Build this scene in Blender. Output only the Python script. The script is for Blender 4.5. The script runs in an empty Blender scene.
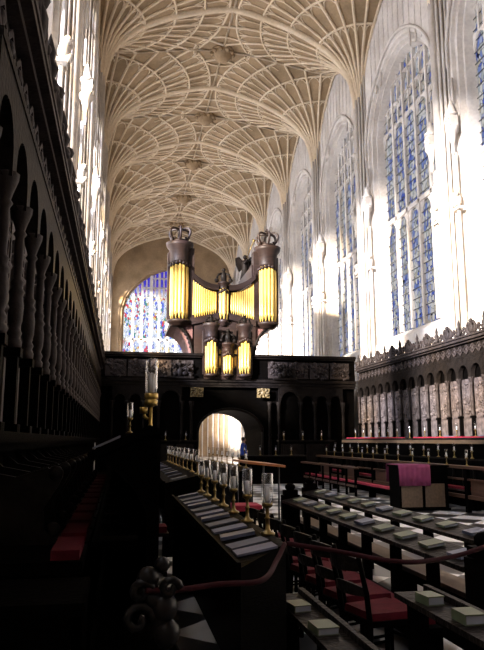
import bpy, bmesh, math, random
from mathutils import Vector, Matrix
random.seed(7)
PI = math.pi
SC = bpy.context.scene
COL = SC.collection

# ------------------------------------------------------------------ materials
def new_mat(name):
    m = bpy.data.materials.new(name); m.use_nodes = True
    nt = m.node_tree
    return m, nt, nt.nodes['Principled BSDF'], nt.nodes['Material Output']

def mat(name, c, rough=.5, metal=0., var=.25, scale=4., bump=0., bscale=20., stretch=(1,1,1), spec=.5):
    m, nt, b, out = new_mat(name)
    tc = nt.nodes.new('ShaderNodeTexCoord'); mp = nt.nodes.new('ShaderNodeMapping')
    mp.inputs['Scale'].default_value = stretch
    nt.links.new(tc.outputs['Object'], mp.inputs[0])
    n = nt.nodes.new('ShaderNodeTexNoise'); n.inputs['Scale'].default_value = scale; n.inputs['Detail'].default_value = 4
    nt.links.new(mp.outputs[0], n.inputs['Vector'])
    r = nt.nodes.new('ShaderNodeValToRGB')
    r.color_ramp.elements[0].position = .3; r.color_ramp.elements[1].position = .7
    r.color_ramp.elements[0].color = (c[0]*(1-var), c[1]*(1-var), c[2]*(1-var), 1)
    r.color_ramp.elements[1].color = (min(1,c[0]*(1+var)), min(1,c[1]*(1+var)), min(1,c[2]*(1+var)), 1)
    nt.links.new(n.outputs[0], r.inputs[0]); nt.links.new(r.outputs[0], b.inputs['Base Color'])
    b.inputs['Roughness'].default_value = rough; b.inputs['Metallic'].default_value = metal
    b.inputs['Specular IOR Level'].default_value = spec
    if bump:
        n2 = nt.nodes.new('ShaderNodeTexNoise'); n2.inputs['Scale'].default_value = bscale
        nt.links.new(mp.outputs[0], n2.inputs['Vector'])
        bp = nt.nodes.new('ShaderNodeBump'); bp.inputs['Strength'].default_value = bump; bp.inputs['Distance'].default_value = .02
        nt.links.new(n2.outputs[0], bp.inputs['Height']); nt.links.new(bp.outputs[0], b.inputs['Normal'])
    return m

def stone_mat(name, c1, c2, brick=True):
    m, nt, b, out = new_mat(name)
    tc = nt.nodes.new('ShaderNodeTexCoord')
    n = nt.nodes.new('ShaderNodeTexNoise'); n.inputs['Scale'].default_value = .9; n.inputs['Detail'].default_value = 6
    nt.links.new(tc.outputs['Object'], n.inputs['Vector'])
    r = nt.nodes.new('ShaderNodeValToRGB'); r.color_ramp.elements[0].position = .32; r.color_ramp.elements[1].position = .68
    r.color_ramp.elements[0].color = (*c1, 1); r.color_ramp.elements[1].color = (*c2, 1)
    nt.links.new(n.outputs[0], r.inputs[0])
    n2 = nt.nodes.new('ShaderNodeTexNoise'); n2.inputs['Scale'].default_value = 9
    nt.links.new(tc.outputs['Object'], n2.inputs['Vector'])
    mx = nt.nodes.new('ShaderNodeMixRGB'); mx.blend_type = 'MULTIPLY'; mx.inputs[0].default_value = .35
    nt.links.new(r.outputs[0], mx.inputs[1]); nt.links.new(n2.outputs[0], mx.inputs[2])
    nt.links.new(mx.outputs[0], b.inputs['Base Color'])
    bp = nt.nodes.new('ShaderNodeBump'); bp.inputs['Strength'].default_value = .25; bp.inputs['Distance'].default_value = .03
    nt.links.new(n2.outputs[0], bp.inputs['Height']); nt.links.new(bp.outputs[0], b.inputs['Normal'])
    b.inputs['Roughness'].default_value = .85; b.inputs['Specular IOR Level'].default_value = .2
    return m

def glass_window(name, stops, scale, strength, transmit=0., stretch=(1,1,.6), deep=None, dz=(0,1)):
    """Stained glass: leaded cells of colour, lit by the sky behind them."""
    m = bpy.data.materials.new(name); m.use_nodes = True; nt = m.node_tree; nt.nodes.clear()
    out = nt.nodes.new('ShaderNodeOutputMaterial')
    tc = nt.nodes.new('ShaderNodeTexCoord'); mp = nt.nodes.new('ShaderNodeMapping'); mp.inputs['Scale'].default_value = stretch
    nt.links.new(tc.outputs['Object'], mp.inputs[0])
    v = nt.nodes.new('ShaderNodeTexVoronoi'); v.inputs['Scale'].default_value = scale
    nt.links.new(mp.outputs[0], v.inputs['Vector'])
    sp = nt.nodes.new('ShaderNodeSeparateColor'); nt.links.new(v.outputs['Color'], sp.inputs[0])
    r = nt.nodes.new('ShaderNodeValToRGB'); r.color_ramp.interpolation = 'CONSTANT'
    els = r.color_ramp.elements
    while len(els) < len(stops): els.new(.5)
    for e, (p, c) in zip(els, stops): e.position = p; e.color = (*c, 1)
    nt.links.new(sp.outputs[0], r.inputs[0])
    col = r.outputs[0]
    if deep:                                        # the tracery lights hold deep blue glass
        sx = nt.nodes.new('ShaderNodeSeparateXYZ'); nt.links.new(tc.outputs['Object'], sx.inputs[0])
        mr = nt.nodes.new('ShaderNodeMapRange'); mr.inputs[1].default_value = dz[0]; mr.inputs[2].default_value = dz[1]
        nt.links.new(sx.outputs[2], mr.inputs[0])
        mx = nt.nodes.new('ShaderNodeMixRGB'); mx.inputs[2].default_value = (*deep, 1)
        nt.links.new(mr.outputs[0], mx.inputs[0]); nt.links.new(col, mx.inputs[1]); col = mx.outputs[0]
    e = nt.nodes.new('ShaderNodeVoronoiTex') if False else nt.nodes.new('ShaderNodeTexVoronoi')
    e.feature = 'DISTANCE_TO_EDGE'; e.inputs['Scale'].default_value = scale; nt.links.new(mp.outputs[0], e.inputs['Vector'])
    lt = nt.nodes.new('ShaderNodeMath'); lt.operation = 'GREATER_THAN'; lt.inputs[1].default_value = .035
    nt.links.new(e.outputs[0], lt.inputs[0])
    ml = nt.nodes.new('ShaderNodeMixRGB'); ml.inputs[1].default_value = (.01,.01,.012,1)
    nt.links.new(lt.outputs[0], ml.inputs[0]); nt.links.new(col, ml.inputs[2])
    em = nt.nodes.new('ShaderNodeEmission'); em.inputs[1].default_value = strength
    nt.links.new(ml.outputs[0], em.inputs[0])
    if transmit:
        tr = nt.nodes.new('ShaderNodeBsdfTransparent'); nt.links.new(ml.outputs[0], tr.inputs[0])
        mix = nt.nodes.new('ShaderNodeMixShader'); mix.inputs[0].default_value = transmit
        nt.links.new(em.outputs[0], mix.inputs[1]); nt.links.new(tr.outputs[0], mix.inputs[2])
        nt.links.new(mix.outputs[0], out.inputs[0])
    else:
        nt.links.new(em.outputs[0], out.inputs[0])
    return m

def floor_mat():
    m, nt, b, out = new_mat('marble_checker')
    tc = nt.nodes.new('ShaderNodeTexCoord'); mp = nt.nodes.new('ShaderNodeMapping'); mp.inputs['Rotation'].default_value = (0,0,PI/4)
    nt.links.new(tc.outputs['Object'], mp.inputs[0])
    ck = nt.nodes.new('ShaderNodeTexChecker'); ck.inputs['Scale'].default_value = 1.55
    ck.inputs[1].default_value = (.72,.70,.68,1); ck.inputs[2].default_value = (.012,.012,.014,1)
    nt.links.new(mp.outputs[0], ck.inputs[0])
    n = nt.nodes.new('ShaderNodeTexNoise'); n.inputs['Scale'].default_value = 5; n.inputs['Detail'].default_value = 8
    nt.links.new(tc.outputs['Object'], n.inputs['Vector'])
    mx = nt.nodes.new('ShaderNodeMixRGB'); mx.blend_type = 'MULTIPLY'; mx.inputs[0].default_value = .3
    nt.links.new(ck.outputs[0], mx.inputs[1]); nt.links.new(n.outputs[0], mx.inputs[2]); nt.links.new(mx.outputs[0], b.inputs['Base Color'])
    b.inputs['Roughness'].default_value = .3
    return m

def clear_glass():
    m = bpy.data.materials.new('lamp_glass'); m.use_nodes = True; nt = m.node_tree; nt.nodes.clear()
    out = nt.nodes.new('ShaderNodeOutputMaterial')
    tr = nt.nodes.new('ShaderNodeBsdfTransparent'); tr.inputs[0].default_value = (.9,.9,.9,1)
    gl = nt.nodes.new('ShaderNodeBsdfGlossy'); gl.inputs['Roughness'].default_value = .08
    lw = nt.nodes.new('ShaderNodeLayerWeight'); lw.inputs[0].default_value = .35
    mp = nt.nodes.new('ShaderNodeMapRange'); mp.inputs[3].default_value = .06; mp.inputs[4].default_value = .8
    nt.links.new(lw.outputs['Facing'], mp.inputs[0])
    mx = nt.nodes.new('ShaderNodeMixShader'); nt.links.new(mp.outputs[0], mx.inputs[0])
    nt.links.new(tr.outputs[0], mx.inputs[1]); nt.links.new(gl.outputs[0], mx.inputs[2]); nt.links.new(mx.outputs[0], out.inputs[0])
    return m

M = {}
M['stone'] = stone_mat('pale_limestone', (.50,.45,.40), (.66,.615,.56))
M['vault'] = stone_mat('vault_limestone', (.25,.175,.10), (.38,.27,.16))  # panel stone darkened for the recess shade between the ribs
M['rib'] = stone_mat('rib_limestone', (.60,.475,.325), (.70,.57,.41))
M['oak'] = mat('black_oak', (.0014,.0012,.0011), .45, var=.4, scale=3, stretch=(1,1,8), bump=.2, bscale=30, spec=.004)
M['oak_carved'] = mat('carved_oak', (.0075,.006,.0052), .42, var=.4, scale=6, bump=.4, bscale=25, spec=.03)
M['oak_panel'] = mat('lightened_panel_oak', (.058,.048,.047), .5, var=.55, scale=7, bump=.4, bscale=25, spec=.1)  # carved oak lightened and greyed towards its look in the sun
M['oak_mid'] = mat('mid_oak', (.024,.019,.018), .5, var=.4, scale=6, bump=.3, bscale=25, spec=.08)
M['oak_red'] = mat('waxed_oak', (.045,.022,.013), .35, var=.35, scale=3, stretch=(8,1,8))
M['oak_seat'] = mat('worn_oak', (.085,.055,.032), .5, var=.3, scale=3, stretch=(6,1,6))
M['top_wood'] = mat('orange_wood', (.26,.09,.028), .35, var=.25, scale=4, stretch=(1,6,1))
M['case'] = mat('organ_case_oak', (.016,.009,.007), .5, spec=.2, var=.35, scale=3, stretch=(1,1,6))
M['bracket_wood'] = mat('sunlit_bracket_oak', (.12,.06,.055), .6, var=.3, spec=.2, stretch=(1,1,5))  # organ oak tinted pink-brown, sunlight on the coves put into the colour
M['gold'] = mat('gilded_pipe', (.60,.40,.095), .42, metal=.3, var=.08, scale=3)
M['tarnish'] = mat('dull_gilding', (.10,.07,.025), .6, metal=.1, var=.3, scale=8)
M['brass'] = mat('brass', (.15,.10,.028), .32, metal=.7, var=.15, scale=8)
M['bright_brass'] = mat('sunlit_brass', (.40,.27,.07), .28, metal=.75, var=.15, scale=8)  # brighter copy of the brass, for sun caught by the large lamp
M['iron'] = mat('black_iron', (.012,.012,.013), .45, metal=.4)
M['red'] = mat('red_velvet', (.055,.004,.008), .9, spec=.1, var=.2, scale=10, bump=.2, bscale=80)
M['crimson'] = mat('crimson_cloth', (.24,.006,.025), .85, var=.2, scale=10)
M['purple'] = mat('magenta_cloth', (.14,.016,.066), .85, var=.12, scale=6)
M['rope'] = mat('red_rope', (.020,.002,.004), .8, spec=.12, var=.3, scale=40)
M['wax'] = mat('white_candle', (.52,.52,.52), .4, var=.03)
M['paper'] = mat('page_paper', (.20,.215,.26), .8, var=.06, scale=10)
M['sheet'] = mat('score_paper', (.085,.09,.14), .55, var=.15, scale=8)
M['green'] = mat('green_cover', (.065,.08,.042), .5, var=.2, scale=8)
M['blue'] = mat('blue_cover', (.05,.06,.10), .45, var=.2, scale=8)
M['kneeler'] = mat('embroidered_wool', (.26,.20,.08), .9, var=.8, scale=14)
M['gothic'] = mat('bright_blue_cloth', (.015,.07,.55), .8, var=.15)
M['skin'] = mat('skin', (.55,.33,.23), .6, var=.05)
M['hair'] = mat('dark_hair', (.03,.02,.015), .6)
M['trousers'] = mat('dark_trousers', (.03,.03,.04), .8)
M['glass'] = clear_glass()
M['floor'] = floor_mat()
M['step'] = mat('worn_step_stone', (.12,.125,.11), .6, var=.2)
M['bar'] = mat('window_iron', (.02,.02,.022), .6)
M['n_glass'] = glass_window('north_stained_glass',
    [(0,(.12,.18,.66)),(.14,(.80,.80,.84)),(.36,(.50,.54,.78)),(.50,(.82,.80,.78)),(.68,(.22,.30,.66)),(.80,(.50,.54,.56)),(.90,(.62,.56,.46))],
    7.0, .22)
M['s_glass'] = glass_window('south_stained_glass',
    [(0,(.75,.78,.90)),(.3,(.95,.90,.80)),(.55,(.95,.70,.42)),(.7,(.60,.66,.95)),(.85,(.95,.93,.90))],
    3.0, 10.5, transmit=.75)
M['w_glass'] = glass_window('west_stained_glass',
    [(0,(.92,.95,1.0)),(.40,(.62,.72,1.0)),(.58,(.16,.22,.85)),(.70,(.80,.08,.12)),(.78,(.95,.97,1.0)),(.88,(.90,.65,.25)),(.94,(.10,.35,.30))],
    6.5, .36, deep=(.07,.05,.62), dz=(15.6,17.0))
M['e_glass'] = glass_window('east_stained_glass',
    [(0,(.8,.85,.95)),(.4,(.5,.6,.95)),(.6,(.95,.9,.8)),(.8,(.85,.5,.4))], 2.5, .12)

# ------------------------------------------------------------------ mesh builder
class MB:
    def __init__(s): s.v = []; s.f = []; s.smooth = []
    def add(s, vs, fs, smooth=False):
        o = len(s.v); s.v += [tuple(v) for v in vs]
        s.f += [tuple(i+o for i in f) for f in fs]; s.smooth += [smooth]*len(fs)
        return s
    def box(s, x0, x1, y0, y1, z0, z1):
        vs = [(x,y,z) for z in (z0,z1) for y in (y0,y1) for x in (x0,x1)]
        return s.add(vs, [(0,2,3,1),(4,5,7,6),(0,1,5,4),(2,6,7,3),(0,4,6,2),(1,3,7,5)])
    def obox(s, c, size, rot=None):
        sx, sy, sz = [k/2 for k in size]; R = rot if rot is not None else Matrix.Identity(3); c = Vector(c)
        vs = [c + R @ Vector((x,y,z)) for z in (-sz,sz) for y in (-sy,sy) for x in (-sx,sx)]
        return s.add(vs, [(0,2,3,1),(4,5,7,6),(0,1,5,4),(2,6,7,3),(0,4,6,2),(1,3,7,5)])
    def bar(s, a, b, w, h=None):
        """Rectangular bar from a to b, w wide across, h deep."""
        a = Vector(a); b = Vector(b); d = (b-a); L = d.length; d.normalize()
        up = Vector((0,0,1)) if abs(d.z) < .95 else Vector((1,0,0))
        x = d.cross(up).normalized(); y = x.cross(d)
        return s.obox((a+b)/2, (w, h or w, L), Matrix((x, y, d)).transposed())
    def tube(s, pts, r, n=6, cap=True):
        pts = [Vector(p) for p in pts]; N = len(pts); vs = []; fs = []
        prev = None
        for i, p in enumerate(pts):
            d = (pts[min(i+1,N-1)] - pts[max(i-1,0)])
            if d.length < 1e-9: d = Vector((0,0,1))
            d.normalize()
            if prev is None:
                u = d.orthogonal().normalized()
            else:
                u = prev - d*prev.dot(d)
                u = u.normalized() if u.length > 1e-6 else d.orthogonal().normalized()
            prev = u; w = d.cross(u)
            rr = r[i] if isinstance(r, (list,tuple)) else r
            vs += [p + (u*math.cos(2*PI*k/n) + w*math.sin(2*PI*k/n))*rr for k in range(n)]
        for i in range(N-1):
            for k in range(n):
                fs.append((i*n+k, i*n+(k+1)%n, (i+1)*n+(k+1)%n, (i+1)*n+k))
        if cap: fs += [tuple(range(n))[::-1], tuple((N-1)*n+k for k in range(n))]
        return s.add(vs, fs, True)
    def lathe(s, prof, c=(0,0,0), n=12, sc=(1,1), a0=0, a1=2*PI):
        full = abs(a1-a0-2*PI) < 1e-6; m = n if full else n+1; vs = []; fs = []
        for r, z in prof:
            for k in range(m):
                a = a0 + (a1-a0)*k/n
                vs.append((c[0]+r*sc[0]*math.cos(a), c[1]+r*sc[1]*math.sin(a), c[2]+z))
        for i in range(len(prof)-1):
            for k in range(n):
                k2 = (k+1) % m if full else k+1
                fs.append((i*m+k, i*m+k2, (i+1)*m+k2, (i+1)*m+k))
        if full:
            if prof[0][0] > 1e-6: fs.append(tuple(range(m))[::-1])
            if prof[-1][0] > 1e-6: fs.append(tuple((len(prof)-1)*m+k for k in range(m)))
        return s.add(vs, fs, True)
    def sphere(s, c, r, n=8, sc=(1,1,1)):
        c = Vector(c); vs = []; fs = []; m = max(4, n//2+1)
        for i in range(m+1):
            t = PI*i/m
            for k in range(n):
                a = 2*PI*k/n
                vs.append((c.x+r*sc[0]*math.sin(t)*math.cos(a), c.y+r*sc[1]*math.sin(t)*math.sin(a), c.z+r*sc[2]*math.cos(t)))
        for i in range(m):
            for k in range(n): fs.append((i*n+k, i*n+(k+1)%n, (i+1)*n+(k+1)%n, (i+1)*n+k))
        return s.add(vs, fs, True)
    def prism(s, poly, f0, f1):
        """poly: list of 2-D points; f0/f1 map a point to 3-D on the two end faces."""
        n = len(poly); vs = [f0(p) for p in poly] + [f1(p) for p in poly]
        fs = [tuple(range(n))[::-1], tuple(range(n,2*n))] + [(i,(i+1)%n,n+(i+1)%n,n+i) for i in range(n)]
        return s.add(vs, fs)
    def archplate(s, u0, u1, z0, z1, uc, rx, zs, rz, d0, d1, P, n=12, point=0.):
        """Plate u0..u1 x z0..z1 between depths d0,d1 with an arched opening from z0 up."""
        cur = [(uc-rx, z0)]
        for i in range(n+1):
            t = PI - PI*i/n
            cur.append((uc+rx*math.cos(t), zs+rz*abs(math.sin(t))**(1-point)))
        cur.append((uc+rx, z0))
        out = []
        for (u, z) in cur:
            if z <= z0+1e-6: out.append((u0 if u < uc else u1, z0))
            else: out.append((u0+(u-(uc-rx))/(2*rx)*(u1-u0), z1))
        out[1] = (u0, z1); out[-2] = (u1, z1)
        N = len(cur); vs = []
        for d in (d0, d1):
            vs += [P(u,d,z) for u, z in cur] + [P(u,d,z) for u, z in out]
        fs = []
        for i in range(N-1):
            fs += [(i,i+1,N+i+1,N+i), (2*N+i,3*N+i,3*N+i+1,2*N+i+1), (i,2*N+i,2*N+i+1,i+1), (N+i,N+i+1,3*N+i+1,3*N+i)]
        fs += [(0,N,3*N,2*N),(N-1,3*N-1,4*N-1,2*N-1)]
        return s.add(vs, fs)
    def mesh(s, name, m):
        me = bpy.data.meshes.new(name); me.from_pydata(s.v, [], s.f); me.materials.append(M[m] if isinstance(m, str) else m)
        bm = bmesh.new(); bm.from_mesh(me); bmesh.ops.recalc_face_normals(bm, faces=bm.faces); bm.to_mesh(me); bm.free()
        me.polygons.foreach_set('use_smooth', s.smooth[:len(me.polygons)]) if len(s.smooth) == len(me.polygons) else None
        me.update(); return me
    def build(s, name, m, parent=None, loc=(0,0,0), rz=0):
        return put(name, s.mesh(name, m), parent, loc, rz)

def put(name, me, parent=None, loc=(0,0,0), rz=0, scale=None, rot=None):
    o = bpy.data.objects.new(name, me); COL.objects.link(o); o.location = loc; o.rotation_euler = rot or (0,0,rz)
    if scale: o.scale = scale
    if parent: o.parent = parent
    return o
def tag(o, label, cat, group=None, kind=None):
    if label: o['label'] = label
    if cat: o['category'] = cat
    if group: o['group'] = group
    if kind: o['kind'] = kind
    return o
def thing(name, label, cat, loc=(0,0,0), rz=0, group=None):
    o = bpy.data.objects.new(name, None); COL.objects.link(o); o.location = loc; o.rotation_euler = (0,0,rz)
    o.empty_display_size = .2
    return tag(o, label, cat, group)
def struct(o): o['kind'] = 'structure'; return o
def dup(root, loc, rz=None, label=None, group=None):
    r = root.copy(); COL.objects.link(r); r.location = loc
    if rz is not None: r.rotation_euler = (0,0,rz)
    if label: r['label'] = label
    if group: r['group'] = group
    for ch in list(root.children):
        c = ch.copy(); COL.objects.link(c); c.parent = r
        for g in list(ch.children):
            d = g.copy(); COL.objects.link(d); d.parent = c
    return r
NTH = ['first','second','third','fourth','fifth','sixth','seventh','eighth','ninth','tenth','eleventh','twelfth','thirteenth','fourteenth','fifteenth','sixteenth','seventeenth','eighteenth','nineteenth','twentieth','twenty-first','twenty-second','twenty-third','twenty-fourth','twenty-fifth','twenty-sixth','twenty-seventh','twenty-eighth']

# ------------------------------------------------------------------ dimensions
XL, XR, XC, XV = -1.5, 11.15, 4.725, 4.825
BAY = 7.3
PIERS = [6.57 + BAY*i for i in range(-2, 9)]          # -8.03 ... 64.97
PIERS[4] = 20.45                                       # the bays are not quite equal
YW = PIERS[-1]; YE = PIERS[0]
ZTOP = 22.7
def ident(u, d, z): return (d, u, z)

# ------------------------------------------------------------------ vault
R0, ZS, ZH, RM = .24, 17.2, 5.0, 6.325
PROF = [(.22,17.2),(.28,17.9),(.40,18.65),(.60,19.25),(1.09,19.98),(1.65,20.47),(2.26,20.87),(3.1,21.30),(4.12,21.67),(5.1,21.96),(6.0,22.15),(6.6,22.2),(8.,22.2)]
def vz(r):
    if r <= PROF[0][0]: return PROF[0][1]
    for (a, za), (b, zb) in zip(PROF, PROF[1:]):
        if r <= b: return za + (zb-za)*(r-a)/(b-a)
    return PROF[-1][1]
def rmax_(th, lo=BAY/2, hi=BAY/2): return min(RM/max(1e-6, math.cos(th)), (hi if th > 0 else lo)/max(1e-6, abs(math.sin(th))))

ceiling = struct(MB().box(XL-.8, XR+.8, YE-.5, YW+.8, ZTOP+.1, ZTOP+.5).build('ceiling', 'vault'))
def fan_cell(px, py, sx, ribs=True, y0=-9, y1=9, lo=BAY/2, hi=BAY/2):
    rmax = lambda th: rmax_(th, lo, hi)
    ths = sorted(set([-PI/2+1e-4 + (PI-2e-4)*i/32 for i in range(33)] + [math.atan2(hi, RM), -math.atan2(lo, RM)]))
    ths = [t for t in ths if (t >= -1e-3 or y0 < -1) and (t <= 1e-3 or y1 > 1)]
    def pt(r, th, dz=0): return (px + sx*r*math.cos(th), py + r*math.sin(th), vz(r)+dz)
    shell = MB(); vs = []; fs = []; NR = 16
    for th in ths:
        rm = rmax(th)
        for i in range(NR+1): vs.append(pt(R0*.8 + (rm-R0*.8)*(i/NR)**2.2, th))
    n = NR+1
    for a in range(len(ths)-1):
        for i in range(NR): fs.append((a*n+i, a*n+i+1, (a+1)*n+i+1, (a+1)*n+i))
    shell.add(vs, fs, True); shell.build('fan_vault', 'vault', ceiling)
    if not ribs: return
    rb = MB()
    angs = [-PI/2 + PI*i/14 for i in range(15)]
    angs = [t for t in angs if (t >= -1e-3 or y0 < -1) and (t <= 1e-3 or y1 > 1)]
    def path(th, ra, rz_, k=11): return [pt(ra+(rz_-ra)*(i/k)**2.0, th, -.05) for i in range(k+1)]
    for t in angs:
        tt = max(-PI/2+.03, min(PI/2-.03, t)); rm = rmax(tt)
        big = abs(t) < 1e-3
        rb.tube(path(tt, R0*.7, min(rm, 7.0), 14), (.17 if big else .075), 7 if big else 5, False)
    bands = [2.1, 3.55, 4.9, 6.1]
    for b in bands:
        seg = []
        for i in range(73):
            t = -PI/2+.02 + (PI-.04)*i/72
            if (t < -1e-3 and y0 > -1) or (t > 1e-3 and y1 < 1) or b > rmax(t)+.01:
                if len(seg) > 1: rb.tube(seg, .066, 5, False)
                seg = []; continue
            seg.append(pt(b, t, -.05))
        if len(seg) > 1: rb.tube(seg, .066, 5, False)
    for bi, b in enumerate(bands):
        dr = [.42,.5,.5,.5][bi]
        sub = 1 if bi < 2 else 2
        for i in range(len(angs)-1):
            for j in range(sub):
                ta = angs[i] + (angs[i+1]-angs[i])*j/sub; tb = angs[i] + (angs[i+1]-angs[i])*(j+1)/sub; tm = (ta+tb)/2
                if b > rmax(tm): continue
                rb.tube([pt(b-dr, ta, -.03), pt(b-dr*.35, ta*.75+tb*.25, -.03), pt(b-.05, tm, -.03), pt(b-dr*.35, ta*.25+tb*.75, -.03), pt(b-dr, tb, -.03)], .038, 4, False)
                if j == 0 and sub == 2:
                    rl = bands[bi-1]; rt = min(b, rmax(tb))
                    if rt > rl+.1: rb.tube([pt(rl + (rt-rl)*q/3, tb, -.04) for q in range(4)], .04, 4, False)
    # half-bay ridge ribs
    for sgn in (-1, 1):
        if (sgn < 0 and y0 > -1) or (sgn > 0 and y1 < 1): continue
        hb = hi if sgn > 0 else lo
        rb.tube([(px+sx*x, py+sgn*hb, vz(math.hypot(x, hb))-.05) for x in [RM*i/12 for i in range(13)]], .07, 5, False)
        rb.tube([(px+sx*RM, py+sgn*y, vz(math.hypot(RM, y))-.05) for y in [hb*i/6 for i in range(7)]], .07, 5, False)
        # lozenge round the boss
        rb.tube([(px+sx*(RM-1.55*math.cos(q*PI/12)), py+sgn*(hb-1.35*math.sin(q*PI/12)), ZS+ZH-.07) for q in range(7)], .06, 5, False)
    rb.build('vault_ribs', 'rib', ceiling)
for i, p in enumerate(PIERS):
    y0 = -9 if i > 0 else 0; y1 = 9 if i < len(PIERS)-1 else 0
    for px, sx in ((XL, 1), (XR, -1)): fan_cell(px, p, sx, p > 13, y0, y1,
        (p-PIERS[i-1])/2 if i else BAY/2, (PIERS[i+1]-p)/2 if i < len(PIERS)-1 else BAY/2)
bm_ = MB().lathe([(.62,.0),(.62,-.12),(.50,-.18),(.52,-.3),(.36,-.42),(.34,-.5),(.18,-.6),(0,-.64)], n=16)
for k in range(10):
    a = 2*PI*k/10; bm_.sphere((.56*math.cos(a), .56*math.sin(a), -.2), .13, 6)
me_boss = bm_.mesh('boss', 'vault')
for p, p2 in zip(PIERS[2:-1], PIERS[3:]): put('vault_boss', me_boss, ceiling, (XV, (p+p2)/2, ZS+ZH-.02))

# ------------------------------------------------------------------ walls with windows
def outline(hw, z0, zs, za, n=14):
    """Left half then right half of a four-centred arch opening (u,z), bottom-left over to bottom-right."""
    L = [(-hw, z0)]
    for i in range(n+1):
        t = i/n
        u = -hw*(1-t); L.append((u, zs + (za-zs)*(1-(1-t)**2.0)**.5 if False else zs+(za-zs)*(1-(1-t)**1.0*(1-t)**.75)**.62))
    R = [(-u, z) for u, z in L[::-1]][1:]
    return L + R
SILL, SPR, APX = 5.75, 15.6, 18.65
STEPS = [(0,0,0),(.02,.10,.10),(.14,.16,.14),(.14,.30,.26),(.32,.36,.32),(.32,.46,.42),(.70,.62,.56)]   # depth, inset sides, inset arch
def window_wall(mb, yc, X, s, h, z0=0, ytop=ZTOP+.2):
    hw0 = h-.6
    """One bay of wall: face plane at X, outwards direction s."""
    outs = []
    for d, ih, iz in STEPS:
        o = outline(hw0-ih, SILL + d*.55, SPR, APX-iz)
        outs.append([(X+s*d, yc+u, z) for u, z in o])
    N = len(outs[0]); vs = [v for o in outs for v in o]; fs = []
    for k in range(len(outs)-1):
        for i in range(N): fs.append((k*N+i, k*N+(i+1)%N, (k+1)*N+(i+1)%N, (k+1)*N+i))
    mb.add(vs, fs)
    f = outs[0]; mid = N//2
    for side in (0, 1):
        seq = f[:mid+1] if side == 0 else f[mid:][::-1]; ye = yc-h if side == 0 else yc+h
        vv = []
        for (x, y, z) in seq: vv += [(X, ye, z), (x, y, z)]
        mb.add(vv, [(2*i,2*i+1,2*i+3,2*i+2) for i in range(len(seq)-1)])
    mb.add([(X,yc-h,z0),(X,yc+h,z0),(X,yc+h,SILL),(X,yc-h,SILL)], [(0,1,2,3)])
    mb.add([(X,yc-h,APX),(X,yc+h,APX),(X,yc+h,ytop),(X,yc-h,ytop)], [(0,1,2,3)])
def tracery(mb, P, hw, z0, zs, za, lights, ztr, d0, d1, mw=.075, zl=None):
    zl = zl or zs
    """Mullions, arched lights at transom and head; P maps (u, d, z)."""
    o = outline(hw, z0, zs, za); half = [(u, z) for u, z in o if u <= 1e-6]
    def ztop(u):
        u = -abs(u)
        for (a, za_), (b, zb_) in zip(half[1:], half[2:]):
            if a <= u <= b: return za_ + (zb_-za_)*(u-a)/max(1e-9, b-a)
        return za
    w = 2*hw/lights
    dm = (d0+d1)/2
    def bx(u0,u1,za_,zb_,a=d0,b=d1):
        vs = [P(u,d,z) for z in (za_,zb_) for d in (a,b) for u in (u0,u1)]
        mb.add(vs, [(0,2,3,1),(4,5,7,6),(0,1,5,4),(2,6,7,3),(0,4,6,2),(1,3,7,5)])
    for i in range(1, lights):
        u = -hw + w*i; bx(u-mw, u+mw, z0, ztop(u)-.02)
    bx(-hw, hw, ztr-.10, ztr+.10)
    def lancet(uc, zt, wl, hh, k=6, fill=True):
        L = [(-wl/2, zt-hh)] + [(-wl/2*(1-q/k), zt-hh+hh*(1-(1-q/k)**1.8)**.6) for q in range(1, k+1)]
        pts = [(uc+u, z) for u, z in L] + [(uc-u, z) for u, z in L[::-1][1:]]
        mb.tube([P(u, dm, z) for u, z in pts], .055, 5, False)
        if fill:
            for sg in (-1, 1):
                poly = [(uc+sg*u*-1, z) for u, z in L] + [(uc+sg*wl/2, zt+.02), ]
                n = len(poly); vs = [P(u, d0+.04, z) for u, z in poly] + [P(u, d1-.04, z) for u, z in poly]
                mb.add(vs, [tuple(range(n)), tuple(range(n,2*n))] + [(i,(i+1)%n,n+(i+1)%n,n+i) for i in range(n)])
    for i in range(lights):
        uc = -hw + w*(i+.5)
        lancet(uc, ztr-.08, w-.02, w*.75)
        zq = min(zl-.1, ztop(uc)-.05)
        lancet(uc, zq, w-.02, w*.75)
        zz = zq; zt = ztop(uc)
        # upper panel tracery: half-width sub lights
        if zt - zz > .7:
            bx(uc-mw*.6, uc+mw*.6, zz, zt-.03, d0+.03, d1-.03)
            z2 = zz + .95
            while z2 < zt-.2:
                for q in (-1, 1):
                    lancet(uc+q*w/4, z2, w/2-.02, w*.35, 4, False)
                bx(uc-w/2, uc+w/2, z2, z2+.07, d0+.03, d1-.03); z2 += 1.0

def vpanel(mb, X, s, y0, y1, z0, z1, n, r=.05):
    for i in range(n+1):
        y = y0 + (y1-y0)*i/n
        mb.tube([(X, y, z0), (X, y, z1)], r, 6, False)

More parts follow.
